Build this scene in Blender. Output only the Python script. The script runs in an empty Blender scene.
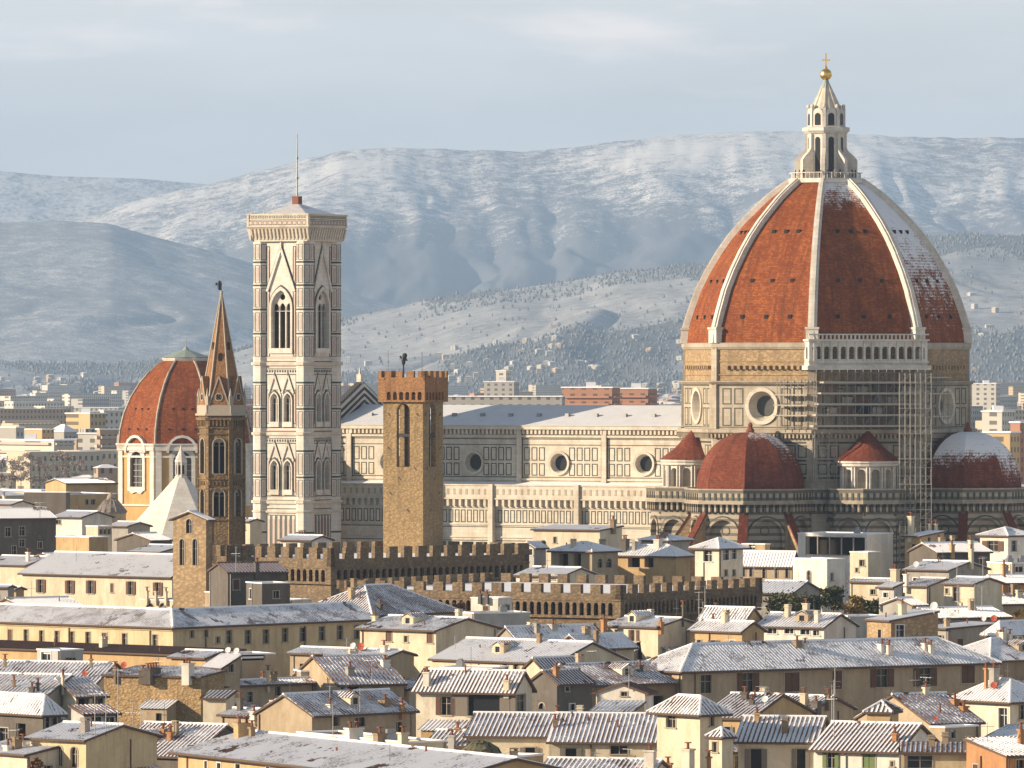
import bpy, math, random
import numpy as np
from mathutils import Vector
from mathutils.geometry import tessellate_polygon
random.seed(7)
R_ = math.radians
F, YH, CH = 7000.0, 365.0, 56.0          # focal length in pixels, horizon row, camera height
sc = bpy.context.scene
col = sc.collection

# ------------------------------------------------------------------ camera, sky, sun, exposure
cam = bpy.data.cameras.new('camera'); cam_o = bpy.data.objects.new('camera', cam); col.objects.link(cam_o)
cam_o.location = (0, 0, CH); cam_o.rotation_euler = (R_(90), 0, 0)
cam.sensor_width = 36; cam.lens = F/1024*36; cam.shift_y = -(384-YH)/1024
cam.clip_start = 5; cam.clip_end = 90000
sc.camera = cam_o
SUN_AZ, SUN_EL = -79.0, 17.0              # degrees left of the direction back to the camera, above the horizon
sdir = Vector((math.sin(R_(SUN_AZ))*math.cos(R_(SUN_EL)), -math.cos(R_(SUN_AZ))*math.cos(R_(SUN_EL)), math.sin(R_(SUN_EL))))
sl = bpy.data.lights.new('sun', 'SUN'); sl.energy = 5.0; sl.angle = R_(0.5); sl.color = (1.0, 0.81, 0.58)
so = bpy.data.objects.new('sun', sl); col.objects.link(so)
so.rotation_euler = sdir.to_track_quat('Z', 'Y').to_euler(); so.location = (-500, -200, 900)
w = bpy.data.worlds.new('World'); sc.world = w; w.use_nodes = True
def nd(nt, typ, ins=None, **props):
    n = nt.nodes.new(typ)
    for k, v in props.items(): setattr(n, k, v)
    for k, v in (ins or {}).items():
        s = n.inputs[k]
        if isinstance(v, bpy.types.NodeSocket): nt.links.new(v, s)
        else: s.default_value = v
    return n
def ramp(nt, fac, stops, interp='LINEAR'):
    n = nt.nodes.new('ShaderNodeValToRGB'); nt.links.new(fac, n.inputs[0]); e = n.color_ramp.elements
    n.color_ramp.interpolation = interp
    while len(e) < len(stops): e.new(0.5)
    for i, (p, c) in enumerate(stops):
        e[i].position = p; e[i].color = (c, c, c, 1) if isinstance(c, (int, float)) else (*c, 1)
    return n.outputs[0]
def mixc(nt, fac, a, b, blend='MIX'):
    n = nt.nodes.new('ShaderNodeMix'); n.data_type = 'RGBA'; n.blend_type = blend
    for i, v in ((0, fac), (6, a), (7, b)):
        if isinstance(v, bpy.types.NodeSocket): nt.links.new(v, n.inputs[i])
        elif i == 0: n.inputs[0].default_value = v
        else: n.inputs[i].default_value = (*v[:3], 1)
    return n.outputs[2]
def mth(nt, op, a, b=0.0, c=0.0, clamp=False):
    n = nt.nodes.new('ShaderNodeMath'); n.operation = op; n.use_clamp = clamp
    for i, v in enumerate((a, b, c)):
        if isinstance(v, bpy.types.NodeSocket): nt.links.new(v, n.inputs[i])
        else: n.inputs[i].default_value = v
    return n.outputs[0]
def noise(nt, co, scale, detail=3.0, rough=0.55, out=0):
    return nd(nt, 'ShaderNodeTexNoise', {'Vector': co, 'Scale': scale, 'Detail': detail, 'Roughness': rough}).outputs[out]
def mapped(nt, co, scale):
    return nd(nt, 'ShaderNodeMapping', {'Vector': co, 'Scale': scale}).outputs[0]
wt = w.node_tree; bg = wt.nodes['Background']
sky = nd(wt, 'ShaderNodeTexSky', sky_type='NISHITA', sun_disc=False, sun_elevation=R_(SUN_EL),
         sun_rotation=math.atan2(sdir.x, sdir.y), air_density=1.6, dust_density=0.25, ozone_density=4.0, altitude=100)
wco = nd(wt, 'ShaderNodeTexCoord').outputs['Generated']
c1 = noise(wt, mapped(wt, wco, (9, 9, 48)), 1.6, 6, 0.6)
c2 = noise(wt, mapped(wt, wco, (16, 16, 75)), 1.0, 6, 0.55)
veil = ramp(wt, c1, [(0.38, 0.0), (0.72, 1.0)])
puff = ramp(wt, c2, [(0.56, 0.0), (0.75, 1.0)])
wz = nd(wt, 'ShaderNodeSeparateXYZ', {'Vector': wco}).outputs[2]
low = ramp(wt, wz, [(0.0, 1.0), (0.12, 0.9), (0.30, 0.15)])      # a bank of thin cloud along the horizon, open sky above
skyc = mixc(wt, mth(wt, 'MULTIPLY', mth(wt, 'MULTIPLY_ADD', veil, 0.22, 0.68), low), sky.outputs[0], (14.2, 13.8, 13.4))
skyc = mixc(wt, mth(wt, 'MULTIPLY', mth(wt, 'MULTIPLY', puff, 0.8), low), skyc, (21.5, 17.8, 15.6))
wt.links.new(skyc, bg.inputs[0]); bg.inputs[1].default_value = 0.05
sc.view_settings.view_transform = 'Standard'; sc.view_settings.look = 'None'
sc.view_settings.exposure = 0.92; sc.view_settings.gamma = 1.0; sc.view_settings.use_curve_mapping = False
sc.cycles.use_denoising = True; sc.cycles.max_bounces = 6; sc.cycles.diffuse_bounces = 3; sc.cycles.volume_bounces = 0
sc.cycles.caustics_reflective = False; sc.cycles.caustics_refractive = False

# ------------------------------------------------------------------ materials (procedural)
MATS = {}
def newmat(name):
    m = bpy.data.materials.new(name); m.use_nodes = True; nt = m.node_tree
    b = nt.nodes['Principled BSDF']; b.inputs['Roughness'].default_value = 0.85
    if 'Specular IOR Level' in b.inputs: b.inputs['Specular IOR Level'].default_value = 0.25
    return m, nt, b
def bump(nt, b, h, strength, dist):
    n = nd(nt, 'ShaderNodeBump', {'Height': h, 'Strength': strength, 'Distance': dist}); nt.links.new(n.outputs[0], b.inputs['Normal'])
def oco(nt): return nd(nt, 'ShaderNodeTexCoord').outputs['Object']
def plaster(rgb):
    k = ('p',)+tuple(rgb)
    if k in MATS: return MATS[k]
    m, nt, b = newmat('plaster'); co = oco(nt)
    stain = noise(nt, mapped(nt, co, (0.5, 0.5, 0.16)), 1.0, 5, 0.65)
    fine = noise(nt, co, 2.6, 4, 0.6)
    c = mixc(nt, ramp(nt, stain, [(0.40, 0.0), (0.70, 0.75)]), rgb, tuple(x*y for x, y in zip(rgb, (0.62, 0.55, 0.48))))
    c = mixc(nt, ramp(nt, fine, [(0.35, 0.0), (0.7, 0.35)]), c, tuple(min(1, x*1.14) for x in rgb))
    pa = noise(nt, mapped(nt, co, (0.55, 0.55, 0.4)), 1.0, 2, 0.4)
    c = mixc(nt, ramp(nt, pa, [(0.57, 0.0), (0.60, 0.30)]), c, tuple(x*y for x, y in zip(rgb, (0.80, 0.78, 0.76))))
    c = mixc(nt, ramp(nt, pa, [(0.36, 0.35), (0.39, 0.0)]), c, tuple(min(.8, x*1.1+.03) for x in rgb))
    drip = noise(nt, mapped(nt, co, (2.2, 2.2, 0.10)), 1.0, 3, 0.6)
    c = mixc(nt, ramp(nt, drip, [(0.56, 0.0), (0.74, 0.45)]), c, tuple(x*0.5 for x in rgb))
    nt.links.new(c, b.inputs['Base Color']); bump(nt, b, fine, 0.35, 0.05); MATS[k] = m; return m
def plain(name, rgb, rough=0.6, metal=0.0, var=0.25, scale=3.0):
    k = ('s', name)
    if k in MATS: return MATS[k]
    m, nt, b = newmat(name); n = noise(nt, oco(nt), scale, 3)
    nt.links.new(mixc(nt, mth(nt, 'MULTIPLY', n, var*2, clamp=True), rgb, tuple(x*0.55 for x in rgb)), b.inputs['Base Color'])
    b.inputs['Roughness'].default_value = rough; b.inputs['Metallic'].default_value = metal; MATS[k] = m; return m
def rubble(name, c0, c1, c2, size=0.45, bs=0.8):
    k = ('r', name)
    if k in MATS: return MATS[k]
    m, nt, b = newmat(name); co = oco(nt)
    wob = nd(nt, 'ShaderNodeMixRGB', {'Fac': 0.25, 'Color1': co, 'Color2': noise(nt, co, 1.6, 2, 0.5, 1)}, blend_type='ADD').outputs[0]
    v = nd(nt, 'ShaderNodeTexVoronoi', {'Vector': mapped(nt, wob, (1, 1, 1.7)), 'Scale': 1/size})
    hue = nd(nt, 'ShaderNodeSeparateColor', {'Color': v.outputs['Color']}).outputs[0]
    c = mixc(nt, hue, c0, c1); big = noise(nt, co, 0.35, 4)
    c = mixc(nt, ramp(nt, big, [(0.45, 0.0), (0.7, 0.6)]), c, c2)
    e = ramp(nt, v.outputs['Distance'], [(0.25, 0.0), (0.6, 1.0)])
    c = mixc(nt, mth(nt, 'MULTIPLY', e, 0.45), c, tuple(x*0.45 for x in c0))
    drip = noise(nt, mapped(nt, co, (0.9, 0.9, 0.07)), 1.0, 4, 0.65)
    c = mixc(nt, ramp(nt, drip, [(0.52, 0.0), (0.70, 0.6)]), c, tuple(x*0.4 for x in c0))
    nt.links.new(c, b.inputs['Base Color'])
    bump(nt, b, mth(nt, 'SUBTRACT', 1.0, v.outputs['Distance']), bs, 0.12); MATS[k] = m; return m
SNOW, SNOW2 = (0.88, 0.87, 0.88), (0.76, 0.75, 0.77)
def snowtile():
    if 'tile' in MATS: return MATS['tile']
    m, nt, b = newmat('snowy_roof_tiles')
    uv = nd(nt, 'ShaderNodeUVMap').outputs[0]; s = nd(nt, 'ShaderNodeSeparateXYZ', {'Vector': uv})
    fr = mth(nt, 'FRACT', mth(nt, 'DIVIDE', s.outputs[0], 0.5))
    trough = ramp(nt, fr, [(0.0, 0.3), (0.08, 0.0), (0.32, 0.0), (0.42, 1.0), (0.95, 1.0), (1.0, 0.3)])
    co = oco(nt); a = nd(nt, 'ShaderNodeAttribute', attribute_name='snow', attribute_type='OBJECT').outputs['Fac']
    big = noise(nt, co, 0.30, 5, 0.65); fine = noise(nt, co, 3.2, 3, 0.6)
    x = mth(nt, 'ADD', mth(nt, 'MULTIPLY', trough, 0.85), mth(nt, 'ADD', mth(nt, 'MULTIPLY', big, 0.95), mth(nt, 'MULTIPLY', fine, 0.55)))
    x = mth(nt, 'SUBTRACT', x, ramp(nt, noise(nt, co, 0.21, 3, 0.7), [(0.61, 0.0), (0.69, 0.75)]))
    x = mth(nt, 'ADD', x, mth(nt, 'ADD', mth(nt, 'MULTIPLY', noise(nt, co, 5.0, 3, 0.7), 0.5), mth(nt, 'SUBTRACT', a, 1.44)))
    mask = ramp(nt, x, [(0.22, 0.0), (0.36, 1.0)])
    row = mth(nt, 'FRACT', mth(nt, 'DIVIDE', s.outputs[1], 0.42))
    tid = noise(nt, nd(nt, 'ShaderNodeCombineXYZ', {'X': mth(nt, 'FLOOR', mth(nt, 'DIVIDE', s.outputs[0], 0.5)), 'Y': mth(nt, 'FLOOR', mth(nt, 'DIVIDE', s.outputs[1], 0.42))}).outputs[0], 7.3, 0)
    tile = mixc(nt, tid, (0.075, 0.048, 0.040), (0.21, 0.105, 0.070))
    tile = mixc(nt, ramp(nt, noise(nt, co, 0.8, 4), [(0.45, 0.0), (0.65, 0.6)]), tile, (0.13, 0.10, 0.085))
    sn = mixc(nt, fine, SNOW, SNOW2)
    nt.links.new(mixc(nt, mask, tile, sn), b.inputs['Base Color'])
    h = mth(nt, 'ADD', mth(nt, 'MULTIPLY', row, 0.5), mth(nt, 'ADD', mth(nt, 'MULTIPLY', mask, 0.8), fine)); bump(nt, b, h, 0.8, 0.06)
    MATS['tile'] = m; return m
def snowmat():
    if 'snow' in MATS: return MATS['snow']
    m, nt, b = newmat('snow_cover'); co = oco(nt); n = noise(nt, co, 0.9, 5, 0.62); g = noise(nt, co, 0.22, 4)
    c = mixc(nt, n, SNOW, SNOW2); c = mixc(nt, ramp(nt, mth(nt, 'MULTIPLY', n, g), [(0.33, 0.0), (0.42, 0.7)]), c, (0.34, 0.30, 0.28))
    nt.links.new(c, b.inputs['Base Color']); bump(nt, b, n, 0.5, 0.15); MATS['snow'] = m; return m
def domemat(name, c0, c1, bw=0.75, bh=0.32):
    m, nt, b = newmat(name)
    uv = nd(nt, 'ShaderNodeUVMap').outputs[0]; co = oco(nt)
    br = nd(nt, 'ShaderNodeTexBrick', {'Vector': uv, 'Scale': 1.0, 'Brick Width': bw, 'Row Height': bh, 'Mortar Size': 0.035, 'Color1': (*c0, 1), 'Color2': (*c1, 1), 'Mortar': (c0[0]*.55, c0[1]*.5, c0[2]*.5, 1), 'Bias': -0.2})
    pat = noise(nt, co, 0.28, 6, 0.72); fine = noise(nt, co, 1.7, 4, 0.65)
    c = mixc(nt, ramp(nt, pat, [(0.42, 0.0), (0.60, 0.8)]), br.outputs[0], (c0[0]*0.70, c0[1]*0.55, c0[2]*0.55))
    c = mixc(nt, ramp(nt, fine, [(0.5, 0.0), (0.75, 0.55)]), c, (min(1, c1[0]*1.25), c1[1]*1.35, c1[2]*1.4))
    strk = noise(nt, mapped(nt, uv, (1.1, 0.05, 1)), 1.0, 4, 0.6)
    c = mixc(nt, ramp(nt, strk, [(0.48, 0.0), (0.70, 0.75)]), c, (c0[0]*0.45, c0[1]*0.5, c0[2]*0.6))
    a = nd(nt, 'ShaderNodeAttribute', attribute_name='snow').outputs['Fac']
    x = mth(nt, 'ADD', a, mth(nt, 'ADD', mth(nt, 'MULTIPLY', noise(nt, co, 0.5, 5, 0.7), 0.9), mth(nt, 'MULTIPLY', noise(nt, co, 3.0, 3, 0.6), 0.7)))
    row = mth(nt, 'FRACT', mth(nt, 'DIVIDE', nd(nt, 'ShaderNodeSeparateXYZ', {'Vector': uv}).outputs[1], bh*2))
    x = mth(nt, 'SUBTRACT', x, mth(nt, 'MULTIPLY', row, 0.16))
    mask = ramp(nt, mth(nt, 'MULTIPLY', x, 0.5), [(0.69, 0.0), (0.80, 0.9)])
    nt.links.new(mixc(nt, mask, c, SNOW), b.inputs['Base Color'])
    bump(nt, b, mth(nt, 'ADD', br.outputs['Fac'], fine), 0.5, -0.08); return m
def marble(name, rgb, dirt=0.6, bands=None):
    m, nt, b = newmat(name); co = oco(nt)
    st = noise(nt, mapped(nt, co, (0.35, 0.35, 0.12)), 1.0, 6, 0.68); fi = noise(nt, co, 1.4, 4, 0.6)
    bl = nd(nt, 'ShaderNodeTexBrick', {'Vector': nd(nt, 'ShaderNodeCombineXYZ', {'X': mth(nt, 'ADD', nd(nt, 'ShaderNodeSeparateXYZ', {'Vector': co}).outputs[0], nd(nt, 'ShaderNodeSeparateXYZ', {'Vector': co}).outputs[1]), 'Y': nd(nt, 'ShaderNodeSeparateXYZ', {'Vector': co}).outputs[2]}).outputs[0],
        'Scale': 1.0, 'Brick Width': 1.7, 'Row Height': 0.75, 'Mortar Size': 0.012, 'Color1': (*rgb, 1), 'Color2': (rgb[0]*.86, rgb[1]*.84, rgb[2]*.80, 1), 'Mortar': (rgb[0]*.5, rgb[1]*.5, rgb[2]*.45, 1)})
    c = mixc(nt, ramp(nt, st, [(0.46, 0.0), (0.74, dirt)]), bl.outputs[0], (rgb[0]*.42, rgb[1]*.37, rgb[2]*.31))
    c = mixc(nt, ramp(nt, fi, [(0.45, 0.0), (0.75, 0.4)]), c, tuple(min(1, x*1.12) for x in rgb))
    if bands:      # courses of dark stone laid between the pale ones
        zf = mth(nt, 'FRACT', mth(nt, 'DIVIDE', nd(nt, 'ShaderNodeSeparateXYZ', {'Vector': co}).outputs[2], 1.3))
        c = mixc(nt, mth(nt, 'MULTIPLY', mth(nt, 'LESS_THAN', zf, .42), .85), c, bands)
    nt.links.new(c, b.inputs['Base Color']); b.inputs['Roughness'].default_value = 0.65; bump(nt, b, fi, 0.2, 0.04); return m
M_MAR = marble('cream_marble', (0.60, 0.545, 0.46), .6); M_WHITE = marble('white_marble', (0.66, 0.62, 0.56), 0.55)
M_TRIB = marble('striped_old_marble', (0.38, 0.33, 0.26), 0.8, (0.10, 0.09, 0.075))
M_DRUM = marble('weathered_marble', (0.40, 0.35, 0.28), 0.8)
M_GREEN = plain('green_marble', (0.065, 0.075, 0.06), 0.6); M_PINK = plain('pink_marble', (0.57, 0.45, 0.39), 0.6)
M_ROUGH = rubble('unfinished_brown_stone', (0.36, 0.25, 0.14), (0.46, 0.33, 0.19), (0.26, 0.18, 0.11), 0.7, 0.6)
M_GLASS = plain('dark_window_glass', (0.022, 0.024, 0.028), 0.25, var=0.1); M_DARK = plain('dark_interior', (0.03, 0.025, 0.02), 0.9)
M_BIGGLASS = plain('leaded_grey_glass', (0.085, 0.085, 0.08), 0.35, var=0.5, scale=1.2)
M_DOME = domemat('dome_bricks', (0.23, 0.063, 0.018), (0.41, 0.124, 0.030)); M_DOME2 = domemat('tribune_tiles', (0.17, 0.044, 0.022), (0.27, 0.082, 0.036))
M_LEAD = plain('frosted_lead', (0.68, 0.69, 0.71), .6, var=.25, scale=.4); M_SNOW = snowmat(); M_TILE = snowtile()
M_BARG = rubble('ochre_stone', (0.175, 0.125, 0.078), (0.27, 0.195, 0.12), (0.125, 0.092, 0.062), 0.55, 0.8)
M_TOWER = rubble('warm_tower_stone', (0.31, 0.21, 0.105), (0.40, 0.28, 0.145), (0.24, 0.165, 0.09), 0.5, 0.8)
M_BRICK = rubble('reddish_brick', (0.31, 0.155, 0.07), (0.38, 0.20, 0.09), (0.25, 0.13, 0.065), 0.4, 0.5)
M_BADIA = rubble('brown_tower_stone', (0.20, 0.13, 0.07), (0.30, 0.20, 0.10), (0.14, 0.095, 0.055), 0.5, 0.8)
M_RUB = rubble('rubble_wall', (0.36, 0.24, 0.12), (0.50, 0.36, 0.20), (0.28, 0.18, 0.09), 0.4, 0.9)
M_TERRA = plain('terracotta', (0.27, 0.105, 0.06), 0.8, var=0.5); M_WOOD = plain('brown_shutter', (0.13, 0.065, 0.04), 0.6)
M_GRN = plain('green_shutter', (0.16, 0.22, 0.09), 0.6); M_GREY = plain('grey_shutter', (0.22, 0.19, 0.16), 0.7); M_TRIM = plain('stone_trim', (0.42, 0.37, 0.30), 0.8)
M_WTRIM = plain('white_frame', (0.72, 0.70, 0.66), 0.5); M_EAVE = plain('eave_timber', (0.13, 0.085, 0.06), 0.8); M_METAL = plain('grey_metal', (0.30, 0.30, 0.31), 0.45, 0.6)
M_POLE = plain('scaffold_tube', (0.25, 0.24, 0.22), 0.6); M_PLANK = plain('scaffold_boards', (0.45, 0.40, 0.33), 0.85); M_DISHW = plain('white_dish', (0.75, 0.74, 0.72), 0.5); M_DISHR = plain('red_dish', (0.42, 0.085, 0.05), 0.6)
M_GOLD = plain('gilded_copper', (0.85, 0.55, 0.16), 0.3, 1.0, 0.1); M_COPPER = plain('green_copper', (0.30, 0.35, 0.31), 0.6); M_IRON = plain('dark_iron', (0.04, 0.04, 0.045), 0.6)

# ------------------------------------------------------------------ mesh building
def V(*a): return Vector(a)
def at(px, py, D): return V((px-512)/F*D, D, CH-(py-YH)*D/F)
class Fr:
    """a vertical face: u runs along it, v is up, w is outward"""
    def __init__(s, o, u, n): s.o, s.u, s.n = Vector(o), Vector(u), Vector(n)
    def p(s, u, v, w=0.0): return s.o+s.u*u+s.n*w+V(0, 0, v)
class MB:
    def __init__(s): s.v, s.f, s.uv, s.sn, s.useuv = [], [], [], [], False
    def poly(s, pts, uvs=None, sn=0.0):
        i = len(s.v); s.v += [tuple(p) for p in pts]; s.f.append(tuple(range(i, i+len(pts))))
        if uvs: s.useuv = True
        s.uv += list(uvs) if uvs else [(0, 0)]*len(pts)
        s.sn += list(sn) if isinstance(sn, (list, tuple)) else [sn]*len(pts)
    def hexa(s, c):          # c: 8 corners, bottom ring 0-3, top ring 4-7
        for q in ((3, 2, 1, 0), (4, 5, 6, 7), (0, 1, 5, 4), (1, 2, 6, 5), (2, 3, 7, 6), (3, 0, 4, 7)): s.poly([c[i] for i in q])
    def fbox(s, fr, u0, u1, v0, v1, w0, w1):
        s.hexa([fr.p(u0, v0, w0), fr.p(u0, v0, w1), fr.p(u1, v0, w1), fr.p(u1, v0, w0), fr.p(u0, v1, w0), fr.p(u0, v1, w1), fr.p(u1, v1, w1), fr.p(u1, v1, w0)])
    def box(s, x0, x1, y0, y1, z0, z1): s.fbox(Fr((0, 0, 0), (1, 0, 0), (0, -1, 0)), x0, x1, z0, z1, -y1, -y0)
    def prism(s, fr, pts, w0, w1):
        n = len(pts); a = [fr.p(u, v, w1) for u, v in pts]; b = [fr.p(u, v, w0) for u, v in pts]
        s.poly(a); s.poly(b[::-1])
        for i in range(n): s.poly([a[i], b[i], b[(i+1) % n], a[(i+1) % n]])
    def bar(s, fr, p, q, t, w0, w1):     # flat bar between two (u, v) points
        d = V(q[0]-p[0], q[1]-p[1]); n = V(-d.y, d.x).normalized()*t/2
        s.prism(fr, [(p[0]-n.x, p[1]-n.y), (q[0]-n.x, q[1]-n.y), (q[0]+n.x, q[1]+n.y), (p[0]+n.x, p[1]+n.y)], w0, w1)
    def frame(s, fr, u0, u1, v0, v1, t, w):   # raised rectangular outline
        s.fbox(fr, u0, u1, v0, v0+t, 0.0, w); s.fbox(fr, u0, u1, v1-t, v1, 0.0, w); s.fbox(fr, u0, u0+t, v0+t, v1-t, 0.0, w); s.fbox(fr, u1-t, u1, v0+t, v1-t, 0.0, w)
    def tube(s, p, q, r0, r1=None, n=6):
        p, q = Vector(p), Vector(q); r1 = r0 if r1 is None else r1; d = (q-p).normalized()
        a = d.orthogonal().normalized(); b = d.cross(a); A, B = [], []
        for i in range(n):
            t = 2*math.pi*i/n; e = a*math.cos(t)+b*math.sin(t); A.append(p+e*r0); B.append(q+e*r1)
        for i in range(n): s.poly([A[i], A[(i+1) % n], B[(i+1) % n], B[i]])
        s.poly(A[::-1]); s.poly(B)
    def lathe(s, prof, c=(0, 0), n=16, ph=0.0, a0=0.0, a1=360.0, sn=None, cap=True):
        full = abs(a1-a0-360) < 1e-6; k = n if full else n+1; arc = [0]
        for i in range(1, len(prof)): arc.append(arc[-1]+math.hypot(prof[i][0]-prof[i-1][0], prof[i][1]-prof[i-1][1]))
        def pt(r, z, i): t = R_(ph+a0+(a1-a0)*i/n); return V(c[0]+r*math.sin(t), c[1]-r*math.cos(t), z)
        for i in range(n):
            for j in range(len(prof)-1):
                (r0, z0), (r1, z1) = prof[j], prof[j+1]; W = prof[0][0]*2*math.sin(math.pi/n) if n < 12 else prof[0][0]*2*math.pi/n
                q = [pt(r0, z0, i), pt(r0, z0, i+1), pt(r1, z1, i+1), pt(r1, z1, i)]
                h0, h1 = W*r0/max(prof[0][0], .01)/2, W*r1/max(prof[0][0], .01)/2; m = i*W*1.37
                f = (lambda z: sn(i, z)) if sn else (lambda z: 0.0)
                uv = [(m-h0, arc[j]), (m+h0, arc[j]), (m+h1, arc[j+1]), (m-h1, arc[j+1])]; sv = [f(z0), f(z0), f(z1), f(z1)]
                if r1 < 1e-4: q, uv, sv = q[:3], uv[:3], sv[:3]
                elif r0 < 1e-4: q, uv, sv = [q[0], q[2], q[3]], [uv[0], uv[2], uv[3]], [sv[0], sv[2], sv[3]]
                s.poly(q, uv, sv)
        if cap and full:
            for (r, z) in (prof[0], prof[-1]):
                if r > 1e-4: s.poly([pt(r, z, i) for i in range(n)])
    def ball(s, c, r, n=8, sz=1.0):
        pr = [(r*math.sin(math.pi*i/n), -r*sz*math.cos(math.pi*i/n)+c[2]) for i in range(n+1)]; pr[0] = (0, pr[0][1]); pr[-1] = (0, pr[-1][1]); s.lathe(pr, (c[0], c[1]), n+2)
    def wall(s, fr, outline, holes=(), depth=0.3, w=0.0):
        ls = [[V(u, v, 0) for u, v in outline]]+[[V(u, v, 0) for u, v in h] for h in holes]
        flat = [q for l in ls for q in l]
        for t in tessellate_polygon(ls): s.poly([fr.p(flat[i].x, flat[i].y, w) for i in t])
        for h in holes:
            n = len(h)
            for i in range(n):
                (a, b), (c, d) = h[i], h[(i+1) % n]; s.poly([fr.p(a, b, w), fr.p(c, d, w), fr.p(c, d, w-depth), fr.p(a, b, w-depth)])
    def build(s, name, mat, parent=None, smooth=False, snow=False):
        me = bpy.data.meshes.new(name); me.from_pydata(s.v, [], s.f); me.materials.append(mat)
        if s.useuv:
            l = me.uv_layers.new(name='UVMap'); l.data.foreach_set('uv', [x for t in s.uv for x in t])
        if snow:
            a = me.attributes.new('snow', 'FLOAT', 'CORNER'); a.data.foreach_set('value', s.sn)
        if smooth: me.polygons.foreach_set('use_smooth', [True]*len(me.polygons))
        me.update(); o = bpy.data.objects.new(name, me); col.objects.link(o); o.parent = parent; return o
def tag(o, label=None, cat=None, group=None, kind=None):
    for k, v in (('label', label), ('category', cat), ('group', group), ('kind', kind)):
        if v: o[k] = v
    return o
def empty(name, loc, rz, label, cat, group=None):
    o = bpy.data.objects.new(name, None); o.empty_display_size = 1; col.objects.link(o); o.location = loc; o.rotation_euler = (0, 0, rz); return tag(o, label, cat, group)
def arch(u, v0, hw, spring, pointed=False, n=8):     # outline of an arched opening
    pts = [(u-hw, v0), (u+hw, v0)]
    if pointed:
        r = hw*1.7; cx = hw-r; m = math.acos(-cx/r)
        pts += [(u+cx+r*math.cos(m*i/n), spring+r*math.sin(m*i/n)) for i in range(n+1)]
        pts += [(u-cx-r*math.cos(m*i/n), spring+r*math.sin(m*i/n)) for i in range(n-1, -1, -1)]
    else: pts += [(u+hw*math.cos(math.pi*i/n), spring+hw*math.sin(math.pi*i/n)) for i in range(n+1)]
    return pts
def circ(u, v, r, n=24): return [(u+r*math.cos(2*math.pi*i/n), v+r*math.sin(2*math.pi*i/n)) for i in range(n)]
def rect(u0, u1, v0, v1): return [(u0, v0), (u1, v0), (u1, v1), (u0, v1)]
def ring(mb, fr, u, v, ro, ri, w0, w1, wi=None, n=24):   # raised ring; wi: depth of its inner edge
    wi = w1 if wi is None else wi
    A, B = circ(u, v, ro, n), circ(u, v, ri, n)
    for i in range(n):
        j = (i+1) % n
        mb.poly([fr.p(*A[i], w0), fr.p(*A[j], w0), fr.p(*A[j], w1), fr.p(*A[i], w1)]); mb.poly([fr.p(*A[i], w1), fr.p(*A[j], w1), fr.p(*B[j], wi), fr.p(*B[i], wi)])
def archband(mb, fr, o, i_, w0, w1):     # band between two outlines with the same number of points
    n = len(o)
    for k in range(n):
        j = (k+1) % n
        mb.poly([fr.p(*o[k], w1), fr.p(*o[j], w1), fr.p(*i_[j], w1), fr.p(*i_[k], w1)]); mb.poly([fr.p(*o[k], w0), fr.p(*o[j], w0), fr.p(*o[j], w1), fr.p(*o[k], w1)])
        mb.poly([fr.p(*i_[k], w0), fr.p(*i_[j], w0), fr.p(*i_[j], w1), fr.p(*i_[k], w1)])
def pane(fr, outline, w, name='pane', mat=None, parent=None):
    mb = MB(); mb.prism(fr, outline, w-0.06, w); return mb.build(name, mat or M_GLASS, parent)

# ------------------------------------------------------------------ ground, hills, haze
rs = np.random.RandomState(11); TAB = rs.rand(512, 512)
def vn(x, y):
    xi = np.floor(x).astype(int); yi = np.floor(y).astype(int); fx = x-xi; fy = y-yi
    fx = fx*fx*(3-2*fx); fy = fy*fy*(3-2*fy); g = lambda a, b: TAB[a % 512, b % 512]
    return (g(xi, yi)*(1-fx)+g(xi+1, yi)*fx)*(1-fy)+(g(xi, yi+1)*(1-fx)+g(xi+1, yi+1)*fx)*fy
def fbm(x, y, o=5, gain=0.5):
    s = 0; a = 1; t = 0
    for i in range(o): s = s+a*vn(x*2**i+17.3*i, y*2**i+5.1*i); t += a; a *= gain
    return s/t
def gridmesh(name, X, Y, Z, mat):
    ny, nx = X.shape; me = bpy.data.meshes.new(name)
    co = np.stack([X, Y, Z], -1).reshape(-1, 3); idx = np.arange(nx*ny).reshape(ny, nx)
    q = np.stack([idx[:-1, :-1], idx[:-1, 1:], idx[1:, 1:], idx[1:, :-1]], -1).reshape(-1, 4)
    me.from_pydata(co.tolist(), [], q.tolist()); me.materials.append(mat)
    me.polygons.foreach_set('use_smooth', [True]*len(me.polygons)); me.update()
    o = bpy.data.objects.new(name, me); col.objects.link(o); return o
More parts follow.
